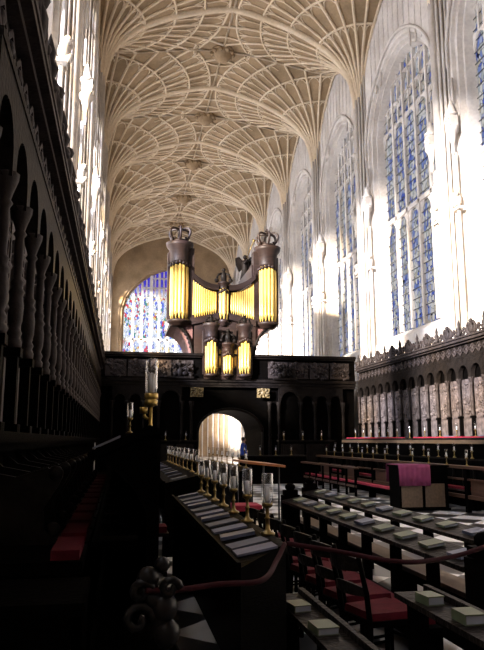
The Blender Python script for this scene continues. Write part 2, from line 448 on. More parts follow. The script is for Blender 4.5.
pier_mb = MB()
pier_mb.prism([(0,-.40),(.10,-.40),(.18,-.32),(.30,-.24),(.44,-.13),(.44,.13),(.30,.24),(.18,.32),(.10,.40),(0,.40)],
              lambda p: (p[0], p[1], 0), lambda p: (p[0], p[1]*.8, ZS+.3))
for (x, y, r) in ((.46,0,.19),(.36,.24,.085),(.36,-.24,.085),(.22,.40,.075),(.22,-.40,.075),(.08,.53,.06),(.08,-.53,.06)):
    pier_mb.tube([(x,y,0),(x,y,.25),(x,y,.3),(x,y,ZS+.7 if r > .1 else vz(max(.3,abs(y)))-.05)], [r*1.5,r*1.5,r,r], 8)
me_pier = pier_mb.mesh('pier', 'stone')
br = MB()
br.lathe([(.02,-1.0),(.07,-.9),(.06,-.6),(.16,-.2),(.24,-.1),(.24,0),(.2,.06)], (.17,0,0), 8)
br.box(.02,.34,-.17,.17,.06,.46); br.lathe([(.22,.44),(.24,.52),(.15,.6),(.1,.85),(.03,1.05),(0,1.1)], (.17,0,0), 8)
for q in range(4): br.sphere((.34, -.12+.08*q, .25+.08*(q%2)), .06, 6)
br.tube([(.08,0,-9),(.08,0,-.9)], .06, 6); br.tube([(.08,0,1.0),(.08,0,1.9)], .05, 6)
me_bracket = br.mesh('bracket', 'stone')
bd = MB(); bd.sphere((.12,0,0), .2, 8, (.7,.8,1.2)); bd.sphere((.2,.1,.2), .1, 6); bd.sphere((.2,-.1,.2), .1, 6); bd.sphere((.22,0,-.14), .11, 6); bd.box(0,.2,-.22,.22,-.34,-.26)
me_badge = bd.mesh('carved_badge', 'stone')

wn = 0
def side_wall(name, X, s, glass, panel_from):
    global wn
    w = MB(); inw = -s
    for a, b in zip(PIERS[:-1], PIERS[1:]): window_wall(w, (a+b)/2, X, s, (b-a)/2)
    wall = struct(w.build(name, 'stone'))
    rz = 0 if inw > 0 else PI
    for p in PIERS:
        put('pier', me_pier, wall, (X, p, 0), rz, (.62,1,1))
        if p > 5:
            for q in (-.78, .78):
                put('bracket', me_bracket, wall, (X, p+q*(-1 if rz else 1), 12.2), rz)
                put('carved_badge', me_badge, wall, (X, p+q, 9.6), rz)
    # thin shafts and blind panelling
    for a, b in zip(PIERS[:-1], PIERS[1:]):
        c = (a+b)/2
        if c < 5: continue
        m2 = MB()
        for q in (-1,1):
            vpanel(m2, X, s, c+q*((b-a)/2-.55), c+q*((b-a)/2-.45), 0, SPR, 1, .045)
        for k in range(-5, 6):                        # spandrel panels above the window head
            y = c + k*.52
            if abs(k) < 6: m2.tube([(X, y, APX-.9+abs(k)*-.12 if abs(k) > 2 else APX+.1), (X, y, ZTOP-.6)], .045, 5, False)
        m2.tube([(X+inw*.05, c+u, z) for u, z in outline((b-a)/2-.53, SPR-1, SPR, APX+.16)], .075, 6, False)
        m2.build('wall_shafts', 'stone', wall)
        if c > panel_from:
            m3 = MB(); vpanel(m3, X, s, a+.7, b-.7, 0, SILL-.35, 12, .06)
            m3.box(X-.06, X+.06, a+.6, b-.6, SILL-.45, SILL-.25); m3.box(X-.06, X+.06, a+.6, b-.6, 2.6, 2.72)
            m3.build('blind_panelling', 'stone', wall)
    for a, b in zip(PIERS[:-1], PIERS[1:]):
        c = (a+b)/2; wn += 1
        P = lambda u, d, z: (X + s*d, c+u, z)
        hw = (b-a)/2-.6-.62; za = APX-.56; z0 = SILL+.38
        t = MB(); tracery(t, P, hw, z0, SPR, za, 5, 11.2, .52, .74)
        win = struct(t.build('window_%d' % wn, 'stone'))
        g = MB(); o = outline(hw+.02, z0-.1, SPR, za+.02)
        mid = len(o)//2
        vv = []
        for i in range(mid+1): vv += [P(o[i][0], .66, o[i][1]), P(o[len(o)-1-i][0], .66, o[i][1])]
        g.add(vv, [(2*i,2*i+1,2*i+3,2*i+2) for i in range(mid)])
        g.build('glass', glass, win)
        if s > 0 and c > 12:
            sb = MB()
            for k in range(26):
                z = z0 + .3 + k*.42
                if z < SPR+.6: sb.box(X+s*.60-.012, X+s*.60+.012, c-hw, c+hw, z-.016, z+.016)
            sb.build('saddle_bars', 'bar', win)
    return wall
wall_right = side_wall('wall_right', XR, 1, 'n_glass', 30)
wall_left = side_wall('wall_left', XL, -1, 's_glass', 30)

def end_wall(name, Y, s, glass, strength_lights=11):
    """s: direction outwards along Y."""
    global wn
    hw, z0, zs, za = 4.95, 7.2, 14.3, 18.7
    w = MB(); outs = []
    for d, ih in ((0,-.25),(.1,-.1),(.1,0),(.45,.1),(.45,.18),(.6,.25)):
        outs.append([(XV+u, Y+s*d, z) for u, z in outline(hw-ih, z0, zs, za-ih*.8)])
    N = len(outs[0]); fs = []
    for k in range(len(outs)-1):
        for i in range(N): fs.append((k*N+i, k*N+(i+1)%N, (k+1)*N+(i+1)%N, (k+1)*N+i))
    w.add([v for o in outs for v in o], fs)
    f = outs[0]; mid = N//2; x0, x1 = XL-.8, XR+.8
    for side in (0,1):
        seq = f[:mid+1] if side == 0 else f[mid:][::-1]; xe = x0 if side == 0 else x1
        vv = []
        for (x,y,z) in seq: vv += [(xe,Y,z),(x,y,z)]
        w.add(vv, [(2*i,2*i+1,2*i+3,2*i+2) for i in range(len(seq)-1)])
    top = f[mid][2]
    w.add([(x0,Y,0),(x1,Y,0),(x1,Y,z0),(x0,Y,z0)], [(0,1,2,3)])
    w.add([(x0,Y,top),(x1,Y,top),(x1,Y,ZTOP+.3),(x0,Y,ZTOP+.3)], [(0,1,2,3)])
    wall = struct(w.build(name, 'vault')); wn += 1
    P = lambda u, d, z: (XV+u, Y+s*d, z)
    t = MB(); tracery(t, P, hw-.25, z0, zs, za-.2, 11, 11.4, .36, .60, .115, 15.8)
    for u in (-2.05, 2.05):
        t.box(XV+u-.14, XV+u+.14, min(Y+s*.3,Y+s*.6), max(Y+s*.3,Y+s*.6), z0, zs+3.6)
    win = struct(t.build('window_%d' % wn, 'stone'))
    g = MB(); o = outline(hw-.2, z0-.1, zs, za-.15); mid = len(o)//2; vv = []
    for i in range(mid+1): vv += [P(o[i][0], .52, o[i][1]), P(o[len(o)-1-i][0], .52, o[i][1])]
    g.add(vv, [(2*i,2*i+1,2*i+3,2*i+2) for i in range(mid)]); g.build('glass', glass, win)
    if s > 0:
        m2 = MB()
        for i in range(25):
            x = XL + (XR-XL)*i/24; m2.tube([(x, Y-.02, 0), (x, Y-.02, z0-.3)], .06, 6, False)
        m2.build('blind_panelling', 'stone', wall)
    return wall
wall_west = end_wall('wall_west', YW, 1, 'w_glass')
wall_east = end_wall('wall_east', YE, -1, 'e_glass')
floor = struct(MB().box(XL-.8, XR+.8, YE-.6, YW+.6, -.3, 0).build('floor', 'floor'))

# ------------------------------------------------------------------ organ screen
SY = 28.6
def P_front(u, d, z): return (u, -d, z)               # d = distance in front of the plane (towards the choir)
screen = thing('organ_screen', 'dark carved oak screen with arched doorway carrying the organ', 'screen', (XC, SY, 0))
SL, SR = -.95-XC, 10.4-XC
b = MB(); H = 4.1; D = 4.0
b.archplate(-1.75, 1.75, 0, H, 0, 1.36, 1.95, .93, 0, -D, P_front, 20)
b.box(SL, -1.75, 0, D, 0, H); b.box(1.75, SR, 0, D, 0, H)
b.box(SL, SR, 0, D, H, 4.35)
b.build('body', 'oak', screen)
m = MB(); m.tube([(1.42*math.cos(PI-PI*i/20), -.04, 1.95+.98*math.sin(PI*i/20)) for i in range(21)], .055, 6); m.tube([(-1.42,-.04,0),(-1.42,-.04,1.95)], .055, 6); m.tube([(1.42,-.04,0),(1.42,-.04,1.95)], .055, 6)
m.build('doorway_moulding', 'oak_carved', screen)
colprof = [(.09,0),(.09,.08),(.06,.1),(.08,.14),(.055,.2),(.07,.5),(.05,.8),(.075,.84),(.05,.9),(.06,1.3),(.045,1.5),(.075,1.55),(.06,1.6),(.09,1.72),(.10,1.8)]
me_scol = MB().lathe([(r*1.15, z*1.5) for r, z in colprof], n=10).box(-.13,.13,-.13,.13,-.55,0).mesh('column', 'oak_carved')
cx = [1.72, 2.13, 3.12, 3.77, 4.42, 5.07]
for q in (-1, 1):
    for c in cx: put('column', me_scol, screen, (q*c, -.16, .55))
    for a, c in zip(cx[1:-1], cx[2:]):
        w = c-a; r = w/2-.10
        u0, u1 = (a, c) if q > 0 else (-c, -a)
        MB().archplate(u0, u1, 3.2, 3.95, (u0+u1)/2, r, 3.3, min(r,.42), .05, .2, P_front).build('arch', 'oak_carved', screen)
m = MB(); m.box(SL, SR, -.26, 0, 3.95, 4.08); m.box(SL, SR, -.34, 0, 4.08, 4.20); m.box(SL,SR,-.22,0,3.86,3.95)
m.build('lower_cornice', 'oak_carved', screen)
m = MB(); m.box(SL, SR, -.16, .02, 4.20, 5.16); m.build('parapet', 'oak', screen)
m = MB(); m.box(SL, SR, -.36, .06, 5.20, 5.30); m.box(SL, SR, -.28, .06, 5.12, 5.20); m.build('upper_cornice', 'oak_carved', screen)
# carved figures on the parapet
def carving(mb, w, h, n, depth=.06, seed=1):
    r = random.Random(seed)
    for k in range(n):
        x = (r.random()-.5)*w; z = (r.random())*h
        mb.sphere((x, -depth*.4, z), .045+.05*r.random(), 6, (1.2,.7,1))
    for k in range(n//3):
        x = (r.random()-.5)*w*.8; z = .1+r.random()*h*.7; s_ = r.choice((-1,1))
        mb.tube([(x,-.05,z),(x+s_*.09,-.07,z+.06),(x+s_*.13,-.07,z-.03),(x+s_*.06,-.06,z-.08)], .025, 5)
me_rel = []
for sd in range(3):
    c = MB(); c.box(-.44,.44,-.02,.02,0,.72); carving(c, .8, .68, 26, .06, sd); me_rel.append(c.mesh('carved_panel', 'oak_mid'))
k = 0
for q in (-1, 1):
    for i in range(4):
        x = q*(2.1+.95*i); put('carved_panel', me_rel[k % 3], screen, (x, -.18, 4.28)); k += 1
st = MB()
for (x,z,r,sc_) in ((0,.25,.14,(1,.8,1.5)),(0,.58,.10,(1,1,1)),(.22,.2,.1,(1.5,.8,1)),(.35,.38,.09,(1,1,1)),(-.2,.15,.12,(1,.8,1)),(-.28,.42,.07,(1,1,1)),(.48,.12,.1,(1,.8,1.2))): st.sphere((x,0,z), r, 8, sc_)
st.tube([(-.1,-.05,.4),(-.3,-.08,.55),(-.38,-.06,.7)], .04, 6); st.tube([(.1,-.05,.4),(.3,-.1,.5),(.45,-.06,.6)], .04, 6); st.box(-.5,.6,-.1,.1,-.02,.05)
me_sup = st.mesh('carved_supporters', 'oak_carved')
put('carved_supporters', me_sup, screen, (-2.25, -.36, 4.22)); put('carved_supporters', me_sup, screen, (2.35, -.36, 4.22))
em = MB(); em.sphere((0,0,.2), .13, 8, (1,.4,1))
for k in range(8):
    a = PI*k/4; em.tube([(.12*math.cos(a),-.02,.2+.1*math.sin(a)),(.22*math.cos(a),-.04,.2+.17*math.sin(a)),(.26*math.cos(a+.4),-.03,.2+.2*math.sin(a+.4))], .03, 5)
em.box(-.28,.28,-.01,.01,0,.4)
me_em = em.mesh('gilded_carving', 'tarnish')
for q in (-1.5, 1.42): put('gilded_carving', me_em, screen, (q, -.24, 3.42))

# ------------------------------------------------------------------ organ
organ = thing('pipe_organ', 'large pipe organ with gilded pipes and crowned towers above the screen', 'organ', (XC-.16, 29.4, 4.35))
OZ = 4.35
def Z(z): return z-OZ
case = MB()
case.box(-1.35, 1.5, .2, 4.0, 0, Z(6.9))                       # waist
case.box(-2.42, 2.42, .25, 4.0, Z(6.78), Z(6.98))                 # ledge
case.box(-2.2, 2.2, .35, 3.9, Z(7.0), Z(8.5))                  # upper case behind pipes
for q in (-1, 1):
    x0, x1 = sorted((q*1.35, q*2.25)); case.box(x0, x1, .35, 3.9, Z(8.5), Z(9.75))
case.build('case', 'case', organ)
def tower(xc, r, zb, zt, npipe, yfront, name='tower', peak=0, corb=.5, capz=.75, pr=None, parent=organ):
    """Rounded tower of pipes with base corbel and entablature."""
    t = MB()
    a0, a1 = PI, 2*PI
    t.lathe([(r*.6,zb-.62*corb),(r*.85,zb-.5*corb),(r*1.0,zb-.3*corb),(r*1.18,zb-.12),(r*1.22,zb),(r*.9,zb+.02)], (xc, yfront, 0), 14)
    t.lathe([(r*1.0,zt-.12),(r*1.03,zt),(r*1.03,zt+capz*.45),(r*1.1,zt+capz*.5),(r*1.12,zt+capz*.62),(r*1.4,zt+capz*.8),(r*1.48,zt+capz),(r*1.3,zt+capz+.02),(0,zt+capz+.05)], (xc, yfront, 0), 14)
    t.box(xc-r*.55, xc+r*.55, yfront, yfront+.5, zb, zt+.1)
    if r > .4:
        k = -1 if xc > 0 else 1; e = sorted((xc+k*r*.95, xc+k*(r+.24))); t.box(e[0], e[1], yfront-.12, yfront+.4, zb, zt+capz*.75)
    for q in (-1,1): t.box(xc+q*r*1.02-.09, xc+q*r*1.02+.09, yfront+.02, yfront+.4, zb, zt+capz*.5)
    for k in range(9):
        a = PI + PI*(k+.5)/9; t.sphere((xc+r*math.cos(a), yfront+r*math.sin(a), zt-.12-.12*abs(math.cos(a))), .09, 6)
    tw = t.build(name, 'case', parent)
    for k in range(npipe):
        a = PI + PI*(k+.5)/npipe; px, py = xc+r*.82*math.cos(a), yfront+r*.82*math.sin(a)
        pipe(px, py, zb+.02, zt-.05 - peak*abs(math.cos(a)), pr or r*PI/npipe*.40, tw)
def pipe(x, y, z0, z1, r, parent=organ, foot=.32):
    h = z1-z0; f = min(foot, h*.22)
    p = MB(); p.lathe([(r*.28,0),(r,f),(r*.96,f+.02),(r,f+.07),(r,h),(r*.8,h),(r*.8,h-.03)], n=10)
    p.box(-r*.5, r*.5, -r*1.03, -r*.9, f*.75, f+.02)
    p.build('organ_pipe', 'gold', parent, (x, y, z0))
tower(-2.06, .44, Z(6.98), Z(9.75), 7, .32, peak=.1, capz=.85)
tower(2.10, .44, Z(6.98), Z(9.75), 7, .32, peak=.1, capz=.85)
tower(0, .20, Z(7.05), Z(8.55), 3, .24, peak=.05, capz=.25)
for q in (-1, 1):
    for k in range(11):
        t = (k+.5)/11; x = q*(.32 + (1.46-.32)*t)
        zt = Z(8.35 + .55*t**1.8); zb = Z(7.35 - .28*t)
        pipe(x, .24, zb, zt, .046, organ, .2)
    rail = MB(); pts = [(q*(.24 + 1.26*i/14), Z(8.42 + .62*(i/14)**2.2)) for i in range(15)]
    for (a, b2) in zip(pts, pts[1:]):
        vs = [(x, y, z+dz) for y in (.08,.4) for (x, z), dz in ((a,0),(b2,0),(b2,.26),(a,.26))]
        rail.add(vs, [(0,1,2,3),(4,7,6,5),(0,4,5,1),(3,2,6,7)])
    rail.build('curved_rail', 'case', organ)
    m = MB(); pl = [(q*(.24+1.26*i/10), Z(7.36-.29*i/10)) for i in range(11)]
    for (a, b2) in zip(pl, pl[1:]):
        vs = [(x, y, z+dz) for y in (.10,.36) for (x, z), dz in ((a,0),(b2,0),(b2,-.30),(a,-.30))]
        m.add(vs, [(0,1,2,3),(4,7,6,5),(0,4,5,1),(3,2,6,7)])
    m.build('toe_board', 'case', organ)
    # side cornice running back and curved bracket under the tower
    m = MB(); x = q*2.05
    m.box(x-.26, x+.26, .5, 4.0, Z(10.28), Z(10.42)); m.box(x-.18, x+.18, .5, 3.95, Z(9.7), Z(10.28)); m.build('side_cornice', 'case', organ)
    m = MB()
    curve = [(q*(1.42 + .95*(1-math.cos(i/10*PI/2))), Z(5.30) + 1.48*math.sin(i/10*PI/2)) for i in range(11)]
    poly = curve + [(q*1.42, Z(6.8))]
    m.prism(poly, lambda p: (p[0], .3, p[1]), lambda p: (p[0], 3.9, p[1]))
    m.build('bracket', 'bracket_wood', organ)
    m = MB()
    for k in range(6): m.sphere((curve[2+k][0]+q*.03, .26, curve[2+k][1]), .08, 6)
    m.tube([(p[0], .22, p[1]) for p in curve], .06, 6); m.build('carved_foliage', 'oak_carved', organ)
# crowns and finials
cr = MB(); cr.lathe([(.30,0),(.36,.02),(.36,.14),(.30,.16)], n=12)
for k in range(6):
    a = PI*k/3+PI/6; pts = []
    for i in range(11):
        t = i/10; rr = .33 + .30*math.sin(PI*t)**.8*(1-t*.55) - .33*t**3; zz = .12 + .58*math.sin(PI*min(1,t*1.0)/1.55)
        pts.append((rr*math.cos(a), rr*math.sin(a), zz))
    cr.tube(pts, .055, 6)
cr.sphere((0,0,.66), .10, 8); cr.box(-.025,.025,-.02,.02,.7,.95); cr.box(-.09,.09,-.02,.02,.8,.86)
for k in range(8): cr.sphere((.36*math.cos(PI*k/4), .36*math.sin(PI*k/4), .2), .06, 6)
me_crown = cr.mesh('crown', 'case')
for q in (-1,1): put('crown', me_crown, organ, (2.10 if q > 0 else -2.06, .32, Z(10.62)))
fg = MB(); fg.lathe([(.20,0),(.22,.05),(.12,.1),(.15,.3),(.1,.5),(.05,.55)], n=8); fg.sphere((0,0,.62), .1, 8)
for q in (-1,1): fg.tube([(q*.1,0,.45),(q*.25,-.05,.4),(q*.32,-.05,.22)], .05, 6); fg.sphere((q*.33,0,.12), .11, 6)
me_fig = fg.mesh('carved_figure', 'oak_carved')
put('carved_figure', me_fig, organ, (0, .26, Z(8.80)))
# angel with trumpet on the rear corner
an = MB(); an.lathe([(.26,0),(.28,.1),(.2,.5),(.17,.75),(.2,.95),(.14,1.1),(.05,1.15)], n=10); an.sphere((0,-.02,1.28), .13, 8)
an.tube([(.1,-.1,1.0),(.25,-.2,1.1),(.28,-.2,1.25)], .05, 6); an.tube([(-.12,-.08,1.0),(-.1,-.25,.9),(.1,-.25,1.1)], .05, 6)
for q in (-1,1):
    poly = [(q*.05,1.05),(q*.3,1.35),(q*.5,1.25),(q*.48,.9),(q*.3,.5),(q*.12,.7)]
    an.prism(poly, lambda p: (p[0], .12, p[1]), lambda p: (p[0], .20, p[1]))
an.build('angel_figure', 'oak_carved', organ, (1.62, 3.4, Z(9.7)))
MB().tube([(.05,-.2,1.22),(.22,-.35,1.65),(.34,-.45,2.0),(.39,-.5,2.12)], [.02,.03,.045,.12], 8).build('trumpet', 'brass', organ, (1.62, 3.4, Z(9.7)))

# chair organ in front of the parapet
chair_o = thing('chair_organ', 'smaller gilded chair organ case standing in front of the screen parapet', 'organ', (XC-.17, 28.36, 4.20))
CZ = 4.20
def Zc(z): return z-CZ
m = MB(); m.box(-1.02,1.02,-.12,.32,0,.16); m.box(-1.0,1.0,.02,.32,.16,Zc(6.35)); m.box(-.95,.95,-.16,.2,-.02,.1)
for q in (-1,1): m.prism([(q*.45,Zc(6.35)),(q*.45,Zc(6.0)),(q*.38,Zc(5.72)),(q*.24,Zc(5.55)),(q*.16,Zc(5.5)),(q*.16,Zc(5.9)),(q*.25,Zc(6.35))], lambda p: (p[0],-.1,p[1]), lambda p: (p[0],.1,p[1]))
m.build('case', 'case', chair_o)
def tower_c(xc, r, zt, npipe, peak, capz):
    tower(xc, r, .2, zt, npipe, -.12, peak=peak, corb=.3, capz=capz, parent=chair_o)
tower_c(-.74, .26, Zc(6.05), 5, .42, .55); tower_c(.74, .26, Zc(6.05), 5, .42, .55); tower_c(0, .2, Zc(5.45), 4, .22, .3)
for q in (-1,1):
    for k in range(4):
        t = (k+.5)/4; x = q*(.22+.24*t); pipe(x, -.06, .45+.25*abs(t-.5), Zc(5.42+.12*t), .028, chair_o, .15)
    put('carved_figure', me_fig, chair_o, (q*.74, -.12, Zc(6.64)), scale=(.7,.7,.55))
put('carved_figure', me_fig, chair_o, (0, -.12, Zc(5.78)), scale=(.9,.9,.85))

# ------------------------------------------------------------------ stall panelling along both walls
PITCH = .73
cp = [(.060,0),(.065,.05),(.045,.08),(.06,.12),(.04,.16),(.058,.22),(.062,.34),(.05,.42),(.066,.45),(.042,.49),(.056,.53),(.036,.56),(.034,.60),(.040,.82),(.034,.90),(.055,.93),(.038,.96),(.05,1.0),(.085,1.10),(.09,1.15)]
me_col = MB().lathe(cp, n=9).mesh('column', 'oak_mid')
pd = MB(); pd.box(-.075,.075,-.075,.075,0,.06); pd.box(-.042,.042,-.042,.042,.06,.58); pd.box(-.065,.065,-.065,.065,.58,.65)
me_ped = pd.mesh('pedestal', 'oak')
me_arch = MB().archplate(-PITCH/2, PITCH/2, 0, .68, 0, .285, .12, .30, 0, .14, lambda u,d,z: (d,u,z), 12).mesh('arch', 'oak_carved')
fr = MB()
for q in (-.18,.18):
    fr.bar((.02,q-.16,.17),(.02,q,.30),.03,.05); fr.bar((.02,q,.30),(.02,q+.16,.17),.03,.05); fr.bar((.02,q+.16,.17),(.02,q,.04),.03,.05); fr.bar((.02,q,.04),(.02,q-.16,.17),.03,.05)
    fr.sphere((.02,q,.17),.07,6,(.5,1,1))
me_frz = fr.mesh('frieze_carving', 'oak_mid')
def crest_mesh(kind):
    c = MB(); c.box(-.05,.05,-.36,.36,0,.05)
    if kind == 0:
        c.lathe([(.07,.05),(.09,.1),(.05,.16),(.08,.24),(.04,.32),(.05,.38),(.015,.5),(0,.55)], n=7)
        for q in (-1,1):
            c.tube([(0,q*.06,.08),(0,q*.16,.18),(0,q*.26,.2),(0,q*.31,.12),(0,q*.26,.07),(0,q*.21,.1)], .035, 6)
            c.sphere((0,q*.3,.24), .05, 6)
    else:
        c.sphere((0,0,.2), .13, 8, (.5,1,1.2)); c.sphere((0,0,.38), .07, 6)
        for q in (-1,1):
            c.tube([(0,q*.08,.06),(0,q*.2,.12),(0,q*.24,.26),(0,q*.16,.34),(0,q*.1,.28)], .04, 6)
            c.tube([(0,q*.22,.06),(0,q*.32,.14),(0,q*.33,.24)], .03, 5)
    return c.mesh('crest', 'oak_mid')
me_cr = [crest_mesh(0), crest_mesh(1)]
me_pan = []
for sd in range(4):
    r = random.Random(40+sd); c = MB(); c.box(-.01,.02,-.33,.33,0,1.75)
    c.box(.0,.05,-.33,-.29,0,1.75); c.box(.0,.05,.29,.33,0,1.75); c.box(.0,.05,-.33,.33,.58,.64); c.box(.0,.05,-.33,.33,0,.05)
    sh = [(-.15,1.45),(.15,1.45),(.15,1.2),(.08,1.06),(0,1.0),(-.08,1.06),(-.15,1.2)]
    c.prism(sh, lambda p: (.01,p[0],p[1]), lambda p: (.06,p[0],p[1]))
    for k in range(26):
        y = (r.random()-.5)*.5; z = .72+r.random()*.92
        c.sphere((.035,y,z), .03+.04*r.random(), 6, (1.2,1,1))
    for k in range(9):
        y = (r.random()-.5)*.36; z = .75+r.random()*.8; q = r.choice((-1,1))
        c.tube([(.04,y,z),(.06,y+q*.07,z+.06),(.06,y+q*.11,z-.02),(.05,y+q*.05,z-.06)], .018, 5)
    me_pan.append(c.mesh('carved_panel', 'oak_panel'))
def panelling(name, label, X, s, y0, n):
    t = thing(name, label, 'panelling', (X, y0, 0), 0 if s > 0 else PI)
    # local x = out of the wall; local y runs +Y (left) or -Y (right, turned half round)
    d = 1 if s > 0 else -1; L = n*PITCH
    ya, yb = (-PITCH/2, L-PITCH/2) if d > 0 else (-L+PITCH/2, PITCH/2)
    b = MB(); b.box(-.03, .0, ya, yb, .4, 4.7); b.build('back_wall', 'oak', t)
    b = MB(); b.box(0, .22, ya, yb, 1.58, 1.66); b.box(0,.16,ya,yb,1.52,1.58); b.build('ledge', 'oak', t)
    b = MB(); b.box(0, .12, ya, yb, 4.12, 4.50); b.box(0,.2,ya,yb,4.08,4.14); b.build('frieze', 'oak_carved', t)
    b = MB(); b.box(-.1, .22, ya, yb, 4.50, 4.56); b.box(-.1,.30,ya,yb,4.56,4.62); b.box(-.1,.26,ya,yb,4.62,4.66); b.build('cornice', 'oak_mid', t)
    for i in range(n):
        y = d*i*PITCH
        put('pedestal', me_ped, t, (.14, y-PITCH/2, 1.66)); put('column', me_col, t, (.14, y-PITCH/2, 2.31))
        put('arch', me_arch, t, (.05, y, 3.42)); put('carved_panel', me_pan[i % 4], t, (.02, y, 1.68))
        put('frieze_carving', me_frz, t, (.12, y, 4.14)); put('crest', me_cr[i % 2], t, (.25, y, 4.66), 0, (1.1,1.0,1.15))
    return t
panelling('stall_panelling', 'dark carved panelling of columned stall backs along the left wall in shadow', -.98, 1, 4.3, 33)
panelling('stall_panelling', 'carved panelling of columned stall backs along the sunlit right wall', 10.42, -1, 15.6, 17)

# ------------------------------------------------------------------ candle lamps
def lamp_proto(h=.30, big=False):
    t = thing('candle_lamp', 'x', 'lamp', (0,0,-50))
    b = MB(); b.lathe([(.046,0),(.046,.012),(.026,.02),(.014,.035),(.012,h*.30),(.02,h*.32),(.011,h*.35),(.011,h*.5),(.028,h*.54),(.034,h*.56),(.034,h*.62),(.028,h*.62)], n=10)
    b.build('stand', 'brass', t)
    MB().lathe([(.017,h*.6),(.017,h*.92),(.004,h*.93),(0,h*.93)], n=8).build('candle', 'wax', t)
    MB().lathe([(.030,h*.62),(.036,h*.70),(.036,h*1.18),(.034,h*1.2)], n=12).build('glass_chimney', 'glass', t)
    return t
lampP = lamp_proto(.30)
first = [True]
def lamp(x, y, z, label, group):
    if first[0]:
        first[0] = False; lampP.location = (x,y,z); lampP['label'] = label; lampP['group'] = group; return lampP
    return dup(lampP, (x,y,z), None, label, group)

# big lamp on the end of the rear stall desk
t = thing('candle_lamp', 'large brass candle lamp with tall glass on the left desk end nearest the camera', 'lamp', (.215, 4.75, 1.665))
b = MB(); b.lathe([(.05,0),(.05,.01),(.016,.03),(.012,.05),(.012,.16),(.02,.17),(.046,.175),(.046,.215),(.04,.215),(.04,.22),(.05,.225),(.05,.26),(.044,.26)], n=14)
b.tube([(-.02,0,.08),(-.045,0,.10),(-.045,0,.14)], .012, 6); b.lathe([(.028,.12),(.028,.165),(.02,.165)], (-.05,0,0), 10)
b.build('stand', 'bright_brass', t)
MB().lathe([(.023,.25),(.023,.40),(.004,.405),(0,.41)], n=10).build('candle', 'wax', t)
MB().lathe([(.040,.26),(.044,.30),(.044,.50),(.042,.51)], n=16).build('glass_chimney', 'glass', t)

# ------------------------------------------------------------------ books
def book_mesh(w, d, h, cover, name='hymn'):
    """closed book lying flat: w across x, d along y, spine at -x."""
    cov = MB(); cov.box(-w/2,w/2,-d/2,d/2,0,h*.12); cov.box(-w/2,w/2,-d/2,d/2,h*.88,h); cov.box(-w/2,-w/2+.006,-d/2,d/2,h*.12,h*.88)
    pg = MB(); pg.box(-w/2+.006,w/2-.008,-d/2+.006,d/2-.006,h*.12,h*.88)
    return cov.mesh('cover', cover), pg.mesh('pages', 'paper')
BK = {c: book_mesh(.17,.23,.05,c) for c in ('green','blue','sheet','red','oak_carved')}
def book(x, y, z, c, label, group, rz=0, tilt=0, scale=1, flat=1):
    t = thing('book', label, 'book', (x,y,z), rz, group); t.rotation_euler = (0, tilt, rz); t.scale = (scale,scale,scale*flat)
    put('cover', BK[c][0], t); put('pages', BK[c][1], t); return t

# ------------------------------------------------------------------ left rear stalls (seats along the panelling)
def mk_seat():
    t = thing('choir_stall', 'x', 'seat', (0,0,-60))
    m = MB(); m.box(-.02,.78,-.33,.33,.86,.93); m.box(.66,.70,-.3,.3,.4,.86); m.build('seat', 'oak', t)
    m = MB(); m.prism([(-.02,.4),(.60,.4),(.60,.95),(.5,1.02),(.48,1.15),(.56,1.28),(.6,1.36),(.5,1.42),(.3,1.36),(.1,1.40),(-.02,1.5)], lambda p: (p[0],.335,p[1]), lambda p: (p[0],.39,p[1]))
    m.sphere((.55,.3625,1.38), .055, 8); m.sphere((.55,.3625,1.02), .05, 8)
    m.build('arm', 'oak_carved', t)
    MB().box(.60,.76,-.28,.28,.93,.985).build('cushion', 'red', t)
    return t
seatP = mk_seat(); N_S = 12
for i in range(N_S):
    lab = 'dark oak stall with red cushion, %s from the camera along the left wall' % (NTH[i] if i else 'nearest')
    if i == 0: lab = 'dark oak stall with red cushion nearest the camera on the left'
    if i == 0: seatP.location = (-.96, 4.3, 0); seatP['label'] = lab; seatP['group'] = 'left wall stalls'
    else: dup(seatP, (-.96, 4.3+PITCH*i, 0), None, lab, 'left wall stalls')
pl = struct(MB().box(-.98, .36, 4.0, 26.6, .002, .40).build('trim_1', 'oak'))

# rear stall desk, end-on to the camera
dk = thing('stall_desk', 'tall dark sloping desk of the left rear stalls with lamp on its end', 'desk', (0, 4.55, .40))
m = MB(); sl = [(-.20,1.12),(.20,1.30),(.30,1.265),(.30,1.22),(.20,1.24),(-.20,1.06)]
m.prism(sl, lambda p: (p[0], 0, p[1]), lambda p: (p[0], 21.5, p[1])); m.build('desk_top', 'oak', dk)
m = MB(); m.box(.20,.28,.05,21.5,0,1.24); m.build('front_panel', 'oak', dk)
me_br = MB().prism([(-.12,1.08),(.2,1.22),(.2,.72),(.12,.86),(-.02,1.0)], lambda p: (p[0],-.03,p[1]), lambda p: (p[0],.03,p[1])).mesh('bracket', 'oak')
for i in range(28): put('bracket', me_br, dk, (0, .06+PITCH*i, 0))
m_sh = MB(); m_sh.box(-.13,.13,-.15,.15,-.03,.0); me_sh = m_sh.mesh('shelf_board', 'oak_carved')
for i in range(14): put('shelf_board', me_sh, dk, (.02, .4+PITCH*i, .55))
MB().box(-.16,.24,.2,20,.48,.52).build('shelf', 'oak', dk)
for i,(y,l) in enumerate(((4.95,'open white score on the left rear desk nearest the large lamp'),(6.6,'pale service sheet lying farther along the left rear desk'))):
    m = MB(); m.box(-.12,.09,-.14,.14,0,.012); o = m.build('score', 'sheet' if i else 'paper', None, (-.07,y,1.585)); o.rotation_euler = (0,-.42,0); tag(o, l, 'score')
lamp(.12, 8.0, 1.675, 'small candle lamp on the left rear desk beyond the white scores', None)

